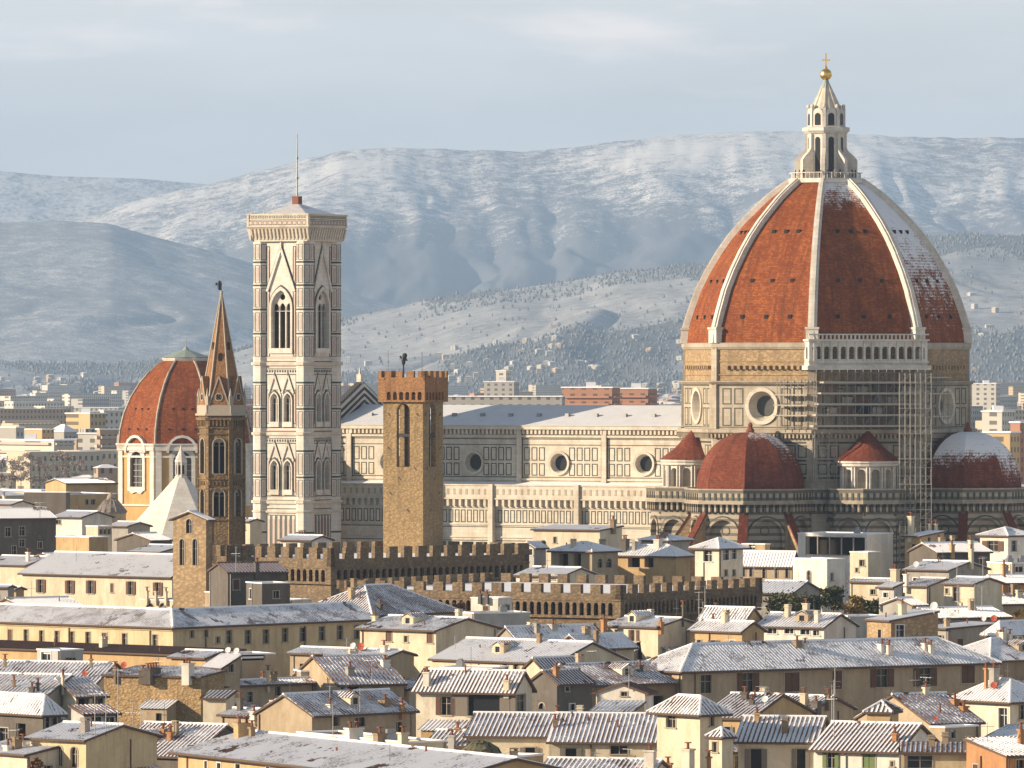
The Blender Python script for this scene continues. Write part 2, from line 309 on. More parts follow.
def hillmat(name, s1, s2, lo, hi, wood=(0.045, 0.05, 0.045), snow=(0.78, 0.76, 0.74)):
    m, nt, b = newmat(name); co = oco(nt)
    n1 = noise(nt, co, s1, 6, 0.68); n2 = noise(nt, mapped(nt, co, (0.8, 0.8, 1.6)), s2, 4, 0.65)
    n0 = noise(nt, co, s1*0.13, 5, 0.6)
    x = mth(nt, 'ADD', mth(nt, 'MULTIPLY', n0, 0.30), mth(nt, 'ADD', mth(nt, 'MULTIPLY', n1, 0.45), mth(nt, 'MULTIPLY', n2, 0.25)))
    n3 = noise(nt, co, s2*2.4, 2, 0.6); x = mth(nt, 'ADD', x, mth(nt, 'MULTIPLY', mth(nt, 'SUBTRACT', n3, 0.5), 0.42))
    at_ = nd(nt, 'ShaderNodeAttribute', attribute_name='wood').outputs['Fac']
    x = mth(nt, 'SUBTRACT', x, mth(nt, 'MULTIPLY', at_, 0.36))
    k = ramp(nt, x, [(lo, 0.0), (hi, 1.0)])
    nt.links.new(mixc(nt, k, wood, snow), b.inputs['Base Color']); return m
def ridge(name, Dc, Db, skyl, mat, amp, seed, power=0.9, nx=620, ny=110, ravine=1.0, woodf=None):
    px = np.linspace(-420, 1444, nx); t = np.concatenate([np.linspace(0, 1, ny), np.linspace(1.04, 1.5, 14)])
    xs = [p for p, _ in skyl]; yy = np.interp(px, xs, [y for _, y in skyl])
    Hc = CH-(yy-YH)*Dc/F
    PX, T = np.meshgrid(px, t); H = np.meshgrid(Hc, t)[0]
    D = Db+(Dc-Db)*T; X = (PX-512)/F*D
    prof = np.where(T <= 1, np.clip(T, 0, 1)**power, 1-(T-1)*1.6)
    sx = X/1600.0
    warp = fbm(sx*1.5+seed, T*2.2+seed, 4)-0.5
    rv = np.abs(2*fbm(sx*2.3+seed*3.1+warp*1.3, T*1.1+seed, 4)-1)          # spurs running downhill
    rv2 = np.abs(2*fbm(sx*7.0+seed*1.7+warp*2.5, T*3.5, 4)-1)
    rv3 = np.abs(2*fbm(sx*5.2+seed*2.3+warp*1.6, T*0.7+seed, 3)-1)
    env = np.clip(np.minimum(T*3.0, (1.03-T)*2.2), 0, 1); env = np.where(T > 1, 0.05, env)
    Z = H*prof-1.5+amp*env*(ravine*(rv-0.35)*1.0+(rv2-0.3)*0.16+(rv3-0.3)*0.42+(fbm(sx*22, T*14+seed, 4)-0.5)*0.06)
    Z += (fbm(sx*30+seed, T*3, 4)-0.5)*amp*0.04*np.clip(T*4, 0, 1)
    o = gridmesh(name, X, D, np.maximum(Z, -0.9), mat)
    a = o.data.attributes.new('wood', 'FLOAT', 'POINT'); a.data.foreach_set('value', (woodf(PX, T, rv) if woodf else np.zeros_like(PX)).ravel().tolist())
    o['kind'] = 'structure'
    return o, X, D, Z
mg, nt, b = newmat('snowy_ground'); co = oco(nt); g1 = noise(nt, co, 0.02, 6, 0.65); g2 = noise(nt, co, 0.35, 4, 0.6)
nt.links.new(mixc(nt, ramp(nt, mth(nt, 'ADD', mth(nt, 'MULTIPLY', g1, 0.6), mth(nt, 'MULTIPLY', g2, 0.4)), [(0.40, 0.0), (0.56, 1.0)]), (0.07, 0.062, 0.055), (0.60, 0.60, 0.62)), b.inputs['Base Color'])
gm = MB(); gm.poly([(-18000, -800, 0), (18000, -800, 0), (18000, 34500, 0), (-18000, 34500, 0)]); tag(gm.build('ground', mg), kind='structure')
ridge('distant_hills', 32000, 30500, [(-420, 150), (-200, 160), (0, 171), (60, 176), (140, 178), (230, 186), (420, 215), (700, 230), (1444, 230)], hillmat('distant_snowy_woods', 0.006, 0.02, 0.38, 0.60), 60, 3.0, nx=300, ny=50)
SKY1 = [(-420, 262), (-200, 240), (0, 226), (60, 221), (90, 213), (150, 196), (200, 186), (250, 172), (300, 160), (340, 151), (380, 147), (450, 147), (520, 150), (570, 145), (620, 140), (660, 135), (720, 133), (780, 130), (830, 132), (880, 135), (940, 136), (1024, 137), (1200, 140), (1444, 150)]
ridge('snowy_mountain', 26000, 21500, SKY1, hillmat('mountain_snow_and_woods', 0.016, 0.07, 0.40, 0.50, (0.14, 0.145, 0.155), (.86, .83, .80)), 230, 1.0, woodf=lambda p, t, r: np.clip(1.25-t*1.6, 0, 1)*1.0+0.55*np.clip(0.42-r, 0, 1))
ridge('wooded_ridge', 19500, 17000, [(-420, 205), (-100, 212), (0, 222), (60, 220), (110, 223), (150, 235), (200, 247), (250, 262), (330, 287), (400, 306), (470, 330), (560, 352), (640, 362), (1444, 362)], hillmat('hazed_ridge_woods', 0.016, 0.07, 0.48, 0.64, (0.24, 0.25, 0.26), (.66, .66, .66)), 70, 5.0, nx=420, ny=80)  # wood tone paled in the colour so the ridge looks hazier
NEAR = [(-420, 362), (120, 362), (220, 352), (300, 330), (345, 316), (400, 305), (430, 297), (460, 293), (520, 288), (600, 275), (660, 268), (740, 258), (830, 246), (920, 236), (960, 233), (1024, 235), (1200, 240), (1444, 250)]
def nearwood(p, t, r):
    return np.where(fbm(p/150.0+2.2, t*3.0, 4) > 0.50+0.10*np.cos(t*9), 1.3, -0.15)*np.clip(t*6, 0, 1)
nh, NX, NY, NZ = ridge('near_hills', 14500, 10500, NEAR, hillmat('hill_fields_and_woods', 0.032, 0.12, 0.44, 0.62, (0.15, 0.155, 0.155), (.48, .48, .48)), 75, 9.0, 1.15, nx=640, ny=150, ravine=1.2, woodf=nearwood)
# woods and groves over the near hills: one mass nobody could count
mt, nt, b = newmat('dark_evergreens'); n_ = noise(nt, oco(nt), 0.12, 3)
nt.links.new(mixc(nt, n_, (0.12, 0.13, 0.13), (0.24, 0.25, 0.26)), b.inputs['Base Color'])
def woods(name, N, seed, sel):
    r = np.random.RandomState(seed); ii = r.randint(2, 150, N*4); jj = r.randint(0, 640, N*4)
    pxs = np.linspace(-420, 1444, 640)[jj]; ts = ii/150.0; keep = sel(pxs, ts, r.rand(N*4)); ii, jj = ii[keep][:N], jj[keep][:N]
    vs, fs = [], []
    for i, j in zip(ii, jj):
        x = NX[i, j]+r.uniform(-3, 3); y = NY[i, j]+r.uniform(-12, 12); z = NZ[i, j]-1; h = r.uniform(4.5, 9); q = h*r.uniform(0.22, 0.5); k = len(vs); a = r.rand()*6
        vs += [(x+q*.7*math.cos(a+s*1.571), y+q*.7*math.sin(a+s*1.571), z) for s in range(4)]+[(x+q*math.cos(a+.8+s*1.571), y+q*math.sin(a+.8+s*1.571), z+h*.45) for s in range(4)]+[(x, y, z+h)]
        fs += [(k+s, k+(s+1) % 4, k+4+s) for s in range(4)]+[(k+(s+1) % 4, k+4+(s+1) % 4, k+4+s) for s in range(4)]+[(k+4+s, k+4+(s+1) % 4, k+8) for s in range(4)]
    me = bpy.data.meshes.new(name); me.from_pydata(vs, [], fs); me.materials.append(mt); o = bpy.data.objects.new(name, me); col.objects.link(o)
    tag(o, 'snow dusted woods and groves spread over the nearer hills', 'woods', None, 'stuff')
woods('hillside_woods', 22000, 4, lambda p, t, u: (fbm(p/150.0+2.2, t*3.0, 4) > 0.46+0.10*np.cos(t*9)) | (u < 0.04) | ((t > .84) & (p > 420) & (u < .8)))
mh = bpy.data.materials.new('pale_haze'); mh.use_nodes = True; nt = mh.node_tree; nt.nodes.clear()
pv = nd(nt, 'ShaderNodeVolumePrincipled', {'Color': (0.47, 0.68, 1.0, 1), 'Density': 4.4e-5, 'Anisotropy': 0.0}); out = nd(nt, 'ShaderNodeOutputMaterial'); nt.links.new(pv.outputs[0], out.inputs['Volume'])
hb = MB(); hb.box(-18500, 18500, -1200, 35000, -1.0, 1300); tag(hb.build('haze', mh), kind='stuff')

# ------------------------------------------------------------------ cathedral
# local frame: x = east, y = north; angle a is measured from south (-y) towards east
DC = at(826, YH, 1316.0); CROT = R_(-30.5)
cath = empty('cathedral', (DC.x, DC.y, 0), CROT, 'vast marble cathedral under a ribbed red brick dome with white lantern', 'cathedral')
def AF(a, r): a = R_(a); return Fr((r*math.sin(a), -r*math.cos(a), 0), (math.cos(a), math.sin(a), 0), (math.sin(a), -math.cos(a), 0))
def OF(c, a, r): f = AF(a, r); f.o = f.o+V(c[0], c[1], 0); return f
C8, S8 = math.cos(R_(22.5)), math.sin(R_(22.5))
def cth(px, py_or_z, fr):    # u of the cathedral-frame face fr that lies behind picture column px
    n = V(fr.n.x*math.cos(CROT)-fr.n.y*math.sin(CROT), fr.n.x*math.sin(CROT)+fr.n.y*math.cos(CROT), 0)
    rot = lambda q: V(q.x*math.cos(CROT)-q.y*math.sin(CROT), q.x*math.sin(CROT)+q.y*math.cos(CROT), 0)
    o = rot(fr.o)+V(DC.x, DC.y, 0); d = V((px-512)/F, 1, 0); t = o.dot(n)/d.dot(n); return (d*t-o).dot(rot(fr.u))
# drum
RD = 27.2; AD = RD*C8; HW = RD*S8
dm, dst, dpan, cor = MB(), MB(), MB(), MB()
ocs = []
for k in range(8):
    a = -180+45*k; fr = AF(a, AD)
    has = a in (-45, 0, 45, 90)
    dm.wall(fr, rect(-HW, HW, 0, 52.8), [circ(0, 48.4, 3.05)] if has else [], 0.0)
    dst.wall(AF(a, AD-0.35), rect(-HW+.14, HW-.14, 52.8, 60.0))
    if has:
        ocs.append(fr)
        for s in (-1, 1):
            for (u0, u1) in ((4.0, 5.9), (6.5, 8.4)):
                for (v0, v1) in ((44.7, 48.1), (48.7, 51.7)):
                    dpan.frame(fr, min(s*u0, s*u1), max(s*u0, s*u1), v0, v1, 0.2, 0.05)
        for v in (44.4, 52.1): dpan.fbox(fr, -HW+1.2, HW-1.2, v, v+.16, 0, 0.05)
        for v in (41.5, 38.2, 35.0): dpan.fbox(fr, -HW+1.2, HW-1.2, v, v+.35, 0, 0.04)
        for s in (-1, 1):
            for q in range(2):
                for (v0, v1) in ((35.8, 37.8), (38.9, 41.2)): dpan.frame(fr, *sorted((s*(5.2+2.3*q), s*(7.0+2.3*q))), v0, v1, 0.2, 0.05)
        for q in range(13): cor.fbox(fr, -7.6+q*1.25, -7.1+q*1.25, 55.2, 55.9, -.4, .35)
        cor.fbox(fr, -HW+1, HW-1, 54.1, 54.3, -.4, -.15); cor.fbox(fr, -HW+1, HW-1, 56.6, 56.8, -.4, -.2)
drum = dm.build('drum', M_DRUM, cath); dpan.build('marble_panelling', M_GREEN, drum); dst.build('unfinished_band', M_ROUGH, drum); cor.build('corbel', M_ROUGH, drum)
for k in range(8):
    a = 22.5+45*k
    f = AF(a, RD-0.5); mb = MB()
    mb.fbox(f, -1.0, 1.0, 43.5, 52.6, -.6, .55); mb.fbox(f, -0.8, 0.8, 52.6, 60.2, -.8, .3)
    mb.build('corner_pilaster', M_DRUM, drum)
mb = MB()
for z0, z1, r0, r1 in ((43.0, 44.1, RD+.5, RD+1.25), (52.4, 53.0, RD+.35, RD+.9), (58.9, 60.1, RD-.1, RD+.15)):
    mb.lathe([(r0-1.2, z0), (r0, z0), (r1, z0+.45), (r1, z1), (r0-1.5, z1+.15)], n=8, ph=22.5, cap=False)
for k in range(8):
    fr = AF(45*k, AD+.5)
    for q in range(26): mb.fbox(fr, -10.4+q*.82, -10.05+q*.82, 42.5, 43.2, -.5, .45)
mb.build('cornice', M_DRUM, drum)
for fr in ocs:
    mb = MB(); ring(mb, fr, 0, 48.4, 3.45, 2.75, 0, .35, .3, 32)
    A, B = circ(0, 48.4, 2.75, 32), circ(0, 48.4, 2.05, 32)
    for i in range(32):
        j = (i+1) % 32; mb.poly([fr.p(*A[i], .3), fr.p(*A[j], .3), fr.p(*B[j], -1.7), fr.p(*B[i], -1.7)])
    ring(mb, fr, 0, 48.4, 2.2, 1.95, -1.8, -1.5, None, 32)
    o = mb.build('round_window', M_MAR, cath); pane(fr, circ(0, 48.4, 2.1, 24), -1.7, 'pane', M_BIGGLASS, o)
# finished gallery on the south-east facet
fr = AF(45, AD+1.5); gl = MB()
hs = [arch(-9.6+q*1.6+.8-.8, 57.1, .52, 58.9) for q in range(13)]
gl.wall(fr, rect(-HW-1.0, HW+1.0, 55.9, 60.4), hs+[arch(s*(HW-.05), 57.1, .5, 58.9) for s in (-1, 1)], .7)
for s in (-1, 1):
    f2 = Fr(fr.p(s*(HW+1.0), 0, 0), -fr.n, fr.u*s); gl.wall(f2, rect(0, 3.2, 55.9, 60.4), [arch(1.5, 57.1, .5, 58.9)], .6)
gl.fbox(fr, -HW-1.5, HW+1.5, 55.1, 55.9, -3, .75); gl.fbox(fr, -HW-1.3, HW+1.3, 60.4, 60.75, -3, .5); gl.fbox(fr, -HW-1.2, HW+1.2, 56.4, 56.7, 0, .3)
for q in range(28): gl.fbox(fr, -10.6+q*.785, -10.3+q*.785, 60.75, 61.5, .05, .3)
gl.fbox(fr, -HW-1.2, HW+1.2, 61.5, 61.75, 0, .4)
for q in range(14): gl.fbox(fr, -10.58+q*1.6+.0, -10.22+q*1.6, 56.7, 60.3, .0, .22)
gl.build('gallery', M_WHITE, cath)
# dome
PROF = [(26.6, 60.1), (26.35, 62.5), (25.4, 65.6), (23.9, 69.8), (22.2, 73.2), (19.9, 77.0), (17.9, 79.8), (15.6, 82.5), (13.3, 84.8), (11.0, 87.0), (8.6, 88.9), (6.4, 90.4)]
def dsn(i, z):
    a = (22.5+45*i+22.5) % 360; t = (z-60)/30.5       # facet normal angle from south
    if a == 45: return -0.36+2.5*max(0, t-.46)
    if a == 90: return 0.44+0.75*t
    if a in (135, 180): return 0.3+t*.8
    if a == 0: return -.55+.55*max(0, t-.6)*1.6
    return -.6
mb = MB(); mb.lathe(PROF, n=8, ph=22.5, sn=dsn, cap=False); dome = mb.build('dome', M_DOME, cath, snow=True)
for k in range(8):
    t = R_(22.5+45*k); o_ = V(math.sin(t), -math.cos(t), 0); s_ = V(math.cos(t), math.sin(t), 0); mb = MB()
    for j in range(len(PROF)-1):
        (r0, z0), (r1, z1) = PROF[j], PROF[j+1]; w0, w1 = .85-.30*j/12, .85-.30*(j+1)/12
        def rp(r, z, w, dd):
            nrm = (o_*0.8+V(0, 0, 0.6*min(1, (z-60)/25))).normalized(); return o_*r+V(0, 0, z)+s_*w+nrm*dd
        mb.hexa([rp(r0, z0, -w0, -.8), rp(r0, z0, -w0, .75), rp(r0, z0, w0, .75), rp(r0, z0, w0, -.8), rp(r1, z1, -w1, -.8), rp(r1, z1, -w1, .75), rp(r1, z1, w1, .75), rp(r1, z1, w1, -.8)])
        mb.hexa([rp(r0, z0, -w0*.45, .7), rp(r0, z0, -w0*.45, 1.0), rp(r0, z0, w0*.45, 1.0), rp(r0, z0, w0*.45, .7), rp(r1, z1, -w1*.45, .7), rp(r1, z1, -w1*.45, 1.0), rp(r1, z1, w1*.45, 1.0), rp(r1, z1, w1*.45, .7)])
    f = AF(22.5+45*k, RD-.6); mb.fbox(f, -1.15, 1.15, 60.1, 62.6, -1.0, .75); mb.fbox(f, -1.3, 1.3, 62.6, 63.0, -1.0, .9)
    mb.build('rib', M_WHITE, dome)
for k in (-2, -1, 0, 1, 2):       # small dark eyes in each dome facet
    a = 45*k
    for (r, z, q) in ((25.55, 64.9, 5.0), (22.9, 71.6, 4.2), (17.0, 80.8, 2.6)):
        f = AF(a, r*C8)
        for s in (-1, 0, 1): mb = MB(); mb.fbox(f, s*q-.34, s*q+.34, z-.3, z+.4, -.6, .28); mb.build('roof_eye', M_DARK, dome)
# lantern
mb = MB()
mb.lathe([(6.2, 89.9), (7.2, 90.2), (7.2, 91.0), (5.5, 91.05)], n=8, ph=22.5); lan = None
L0 = 91.0
mb.lathe([(3.6, L0), (3.6, 99.3), (4.0, 99.5), (4.5, 100.0), (4.5, 100.6), (3.5, 100.8), (3.4, 103.3), (3.0, 103.5)], n=8, ph=22.5)
for k in range(8):
    t = 22.5+45*k; f = AF(t, 0)
    side = Fr((0, 0, 0), f.n, f.u)
    mb.prism(side, [(3.0, L0), (5.9, L0), (5.9, 94.5), (5.3, 95.2), (4.3, 96.1), (3.7, 97.0), (3.0, 97.3)], -.34, .34)
    mb.fbox(f, -.35, .35, L0, 99.4, 3.3, 3.9); mb.fbox(f, -.3, .3, 100.7, 104.3, 3.0, 3.65); mb.ball((f.n.x*3.3, f.n.y*3.3, 104.6), .38)
    g = AF(45*k, 3.4*C8); mb.prism(g, arch(0, 100.8, 1.0, 103.2), -.3, .18)
for z0, r in ((91.0, 6.9),):
    for k in range(48):
        q = AF(k*7.5, 6.5); mb.tube(q.p(0, z0), q.p(0, z0+1.1), .06, n=4)
    mb.lathe([(6.75, 92.0), (6.9, 92.0), (6.9, 92.15), (6.75, 92.15)], n=8, ph=22.5, cap=False)
lan = mb.build('lantern', M_WHITE, cath)
mb = MB()
for k in range(8):
    g = AF(45*k, 3.6*C8); mb.prism(g, arch(0, 92.0, .52, 98.3), -.2, .06); mb.prism(g, arch(0, 101.0, .6, 102.7), -.1, .05)
mb.build('lantern_window', M_GLASS, lan)
mb = MB(); mb.lathe([(3.05, 103.4), (2.3, 105.2), (1.4, 107.1), (.75, 108.6), (.45, 109.3)], n=16, cap=False)
for k in range(8):
    f = AF(22.5+45*k, 0); mb.tube(f.p(0, 103.4, 3.1), f.p(0, 109.1, .5), .2, .1, n=5)
mb.build('cone', M_MAR, lan)
mb = MB(); mb.lathe([(1.05, 107.9), (.65, 109.0), (.45, 109.6), (.5, 109.7)], n=12, cap=False); mb.build('copper_tip', M_COPPER, lan)
mb = MB(); mb.ball((0, 0, 110.6), 1.12, 14); mb.lathe([(.5, 109.3), (.35, 109.9)], n=8, cap=False); mb.build('gilded_ball', M_GOLD, lan, smooth=True)
mb = MB(); mb.box(-.13, .13, -.13, .13, 111.6, 114.6); mb.box(-.75, .75, -.12, .12, 113.2, 113.45); mb.ball((0, 0, 111.8), .35); o = mb.build('cross', M_GOLD, lan); o.rotation_euler = (0, 0, -CROT)
# nave, aisle, facade gable
NX0, NX1 = -102.0, -24.8
fr = Fr((0, -10.5, 0), (1, 0, 0), (0, -1, 0)); ous = [cth(p, 0, fr) for p in (389, 474, 559.5, 644.5)]; pils = [cth(p, 0, fr) for p in (350, 435, 520, 605)]
mb, pn = MB(), MB()
mb.wall(fr, rect(NX0, NX1, 30, 44.3), [circ(u, 37.3, 1.75) for u in ous], 0.0)
mb.wall(Fr((0, 10.5, 0), (1, 0, 0), (0, 1, 0)), rect(NX0, NX1, 0, 44.3)); mb.fbox(fr, NX0, NX1, 0, 30, -1, 0)
mb.fbox(fr, NX0, NX1, 43.7, 44.5, -.5, .95); mb.fbox(fr, NX0, NX1, 42.2, 42.6, 0, .4); mb.fbox(fr, NX0, NX1, 34.0, 34.35, 0, .35)
for q in range(int((NX1-NX0)/.9)): mb.fbox(fr, NX0+q*.9, NX0+q*.9+.45, 42.8, 43.7, 0, .65)
for u in pils: mb.fbox(fr, u-.5, u+.5, 30, 43.7, 0, .55)
nave = mb.build('nave_wall', M_MAR, cath)
edges = sorted(pils+[NX1+2])
e0 = edges[0]-18.4
for i in range(len(edges)):
    a0 = e0 if i == 0 else edges[i-1]; a1 = edges[i]; ou = ous[i] if i < len(ous) else None
    u = a0+.9
    while u+1.25 < a1-.6:
        for v0, v1 in ((34.9, 37.25), (37.75, 40.3)):
            if not any(abs(u+.62-o_) < 2.7 for o_ in ous): pn.frame(fr, u, u+1.25, v0, v1, .17, .05)
        u += 1.66
for v in (34.55, 40.7, 41.8): pn.fbox(fr, NX0, NX1, v, v+.14, 0, .05)
for u in pils: pn.fbox(fr, u-.72, u-.52, 34.4, 42.8, 0, .30); pn.fbox(fr, u+.52, u+.66, 34.4, 42.8, 0, .12)
pn.build('marble_panelling', M_GREEN, nave)
for u in ous:
    mb = MB(); ring(mb, fr, u, 37.3, 2.3, 1.85, 0, .4, .32, 28)
    A, B = circ(u, 37.3, 1.85, 28), circ(u, 37.3, 1.45, 28)
    for i in range(28): j = (i+1) % 28; mb.poly([fr.p(*A[i], .32), fr.p(*A[j], .32), fr.p(*B[j], -1.0), fr.p(*B[i], -1.0)])
    o = mb.build('round_window', M_MAR, cath); pane(fr, circ(u, 37.3, 1.6), -.95, 'pane', M_GLASS, o)
mb = MB(); rd = Fr((0, 0, 0), (0, -1, 0), (1, 0, 0))
mb.prism(rd, [(-11.6, 44.4), (11.6, 44.4), (0, 48.3)], NX0-.3, NX1+1); mb.build('nave_roof', M_LEAD, cath)
mb = MB()
for q in range(12): mb.box(NX0+5+q*6.3, NX0+5.8+q*6.3, -6.6, -5.9, 46.0, 46.75)
mb.build('roof_hatch', M_METAL, cath)
fa = Fr((0, -20.5, 0), (1, 0, 0), (0, -1, 0)); AX1 = -21.0; mb, pn, cb = MB(), MB(), MB()
mb.wall(fa, rect(NX0, AX1, 0, 29.2)); mb.wall(Fr((0, 20.5, 0), (1, 0, 0), (0, 1, 0)), rect(NX0, AX1, 0, 31)); mb.fbox(fa, NX0, AX1, 30.7, 33.1, .35, .8); mb.fbox(fa, NX0, AX1, 33.1, 33.35, .2, .95); mb.fbox(fa, NX0, AX1, 30.5, 30.75, -.3, 1.0); mb.fbox(fa, NX0, AX1, 29.2, 30.5, -.5, 0)
for v in (28.9, 25.6, 23.2, 21.0): mb.fbox(fa, NX0, AX1, v, v+.28, 0, .22)
bp = [cth(p, 0, fa) for p in (410, 493.5, 579.5)]
for u in bp: mb.fbox(fa, u-.5, u+.5, 0, 33.4, 0, 1.3)
q = NX0+.3
while q < AX1:
    mb.fbox(fa, q, q+.5, 29.2, 30.5, 0, .85); cb.fbox(fa, q+.1, q+.55, 31.4, 32.5, .8, .84)
    pn.frame(fa, q, q+.98, 26.1, 28.5, .16, .05)
    pn.frame(fa, q, q+.98, 14, 20.6, .16, .05); q += 1.36
for v in (25.2, 22.6, 20.8): pn.fbox(fa, NX0, AX1, v, v+.14, 0, .05)
ai = mb.build('aisle_wall', M_MAR, cath); pn.build('marble_panelling', M_GREEN, ai); cb.build('parapet_lattice', M_DRUM, ai)
mb = MB(); mb.hexa([V(NX0, -20.5, 30.9), V(AX1, -20.5, 30.9), V(AX1, -10.4, 30.9), V(NX0, -10.4, 30.9), V(NX0, -20.5, 31.2), V(AX1, -20.5, 31.2), V(AX1, -10.4, 33.7), V(NX0, -10.4, 33.7)]); mb.build('aisle_roof', M_SNOW, cath)

mb = MB(); ff = Fr((NX0, 0, 0), (0, 1, 0), (1, 0, 0))
mb.prism(ff, [(-12, 0), (12, 0), (12, 46.2), (0, 52.4), (-12, 46.2)], -2.0, 0); mb.prism(ff, [(-21, 0), (-12, 0), (-12, 38.5), (-21, 35.5)], -2.0, -.1)
mb.fbox(ff, -.5, .5, 52, 54.2, -1.5, -.5); mb.tube((NX0-1, 0, 54), (NX0-1, 0, 55.6), .35, .05); fg = mb.build('facade_gable', M_WHITE, cath)
mb = MB()
for k in range(5):
    for s in (-1, 1): mb.bar(ff, (s*12.2, 45.2-k*1.25), (0, 51.5-k*1.25), .5, 0, .12)
for q in range(20):
    for s in (-1, 1): u = s*(.6+q*.6); v = 52.4-abs(u)*6.2/12; mb.fbox(ff, u-.14, u+.14, v, v+.6, -1.6, -.4)
mb.build('dark_banding', M_IRON, fg)
# tribunes and exedrae
def gallery_ring(c, R, n, ph, mbw, mbd, a0=-112.5, a1=112.5, z=30.5):
    mbw.lathe([(R-.4, z-1.9), (R-.2, z-1.7), (R+.05, z)], c, n, ph, cap=False)
    mbw.lathe([(R-.3, z), (R+1.05, z), (R+1.05, z+.3), (R+.85, z+.3), (R+.85, z+2.5), (R+1.0, z+2.5), (R+1.0, z+2.8), (R+.5, z+2.8), (R+.5, z)], c, n, ph, cap=False)
    for k in range(n):
        a = ph+(k+.5)*360/n
        if n > 12: continue
        f = OF(c, a, R*math.cos(math.pi/n)); hw = R*math.sin(math.pi/n); m = max(2, int(2*hw/1.1))
        for q in range(m):
            u = -hw+(q+.5)*2*hw/m; mbw.fbox(f, u-.2, u+.2, z-1.5, z, -.3, .85); mbd.fbox(f, u-.22, u+.22, z+.7, z+2.0, .80, .90)
            mbd.fbox(f, u+.25, u+.8, z-1.5, z-.25, 0, .06)
def tribune(a):
    c = (29.8*math.sin(R_(a)), -29.8*math.cos(R_(a))); Rw = 11.2; mb, md, mp = MB(), MB(), MB(); hw = Rw*S8; ap = Rw*C8
    wins = []
    for k in range(8):
        b_ = a-180+45*k; f = OF(c, b_, ap); vis = abs(-180+45*k) <= 90
        mb.wall(f, rect(-hw, hw, 0, 31), [arch(0, 12, 3.05, 24.6, n=12)] if vis else [], 1.0)
        if vis:
            bk = Fr(f.p(0, 0, -1.0), f.u, f.n)
            mb.wall(bk, arch(0, 12, 3.05, 24.6, n=12), [arch(0, 12.5, .85, 22.0, True)], .5); wins.append(bk)
            archband(mb, f, arch(0, 12, 3.5, 24.6, n=12), arch(0, 12, 3.0, 24.6, n=12), 0, .25)
            archband(md, f, arch(0, 12, 3.75, 24.6, n=12), arch(0, 12, 3.52, 24.6, n=12), 0, .08)
            for s in (-1, 1):
                archband(mb, bk, arch(s*.0, 12.5, 1.25, 22.0, True), arch(0, 12.5, .9, 22.0, True), 0, .2)
                for v in (13, 15.4, 17.8, 20.2): md.frame(bk, *sorted((s*1.55, s*2.75)), v, v+2.0, .14, .05)
            ring(md, bk, 0, 25.6, .9, .7, 0, .06)
        for v in (28.3, 27.2, 26.2, 25.2, 24.2, 23.2, 22.1, 20.8, 19.6, 18.4, 17.2, 16.0, 14.8):
            for (u0, u1) in ((-hw, -3.8), (3.8, hw)): md.fbox(f, u0+.05, u1-.05, v, v+.35, 0, .05)
    gallery_ring(c, Rw, 8, a+22.5, mb, md)
    t = mb.build('tribune', M_TRIB, cath); md.build('dark_banding', M_GREEN, t)
    mb = MB()
    for bk in wins: mb.prism(bk, arch(0, 12.5, .86, 22.0, True), -.55, -.45)
    mb.build('lancet_window', M_GLASS, t)
    dp = [(10.0*math.cos(R_(x))**.86, 33.2+10.5*math.sin(R_(x))**1.06) for x in (0.01, 10, 20, 30, 40, 50, 60, 70, 80)]+[(0.5, 43.6)]
    def sn(i, z):
        g = (a+22.5+45*i+22.5) % 360; tt = (z-33.2)/10.4
        if a == 90: return {90: .45+.7*tt, 45: -.25+1.7*tt, 135: .9, 0: .15+1.1*tt}.get(g, .5)
        return {45: -.3+1.5*max(0, tt-.3), 90: .2+.7*tt, 0: -.45+1.9*max(0, tt-.6)}.get(g, -.6)
    mb = MB(); mb.lathe(dp, c, 8, a+22.5, sn=sn, cap=False); d = mb.build('half_dome', M_DOME2, t, snow=True)
    mb = MB(); mb.lathe([(.7, 43.4), (.85, 43.9), (.6, 44.3), (.35, 44.5), (.5, 44.9), (.3, 45.3), (0, 45.5)], c, 8); mb.build('finial', M_TERRA, t)
    for b_ in (-67.5, -22.5, 22.5, 67.5):
        f = OF(c, a+b_, 0); sd = Fr(f.o, f.n, f.u)
        mb = MB(); mb.prism(sd, [(10.6, 0), (16.6, 0), (16.6, 20.2), (10.6, 29.0)], -.75, .75); bt = mb.build('buttress', M_ROUGH, t)
        mb = MB(); mb.prism(sd, [(10.6, 29.0), (16.9, 19.8), (16.9, 20.25), (10.6, 29.5)], -.85, .85); mb.build('tiled_coping', M_DOME2, bt, snow=True)
tribune(0); tribune(90)
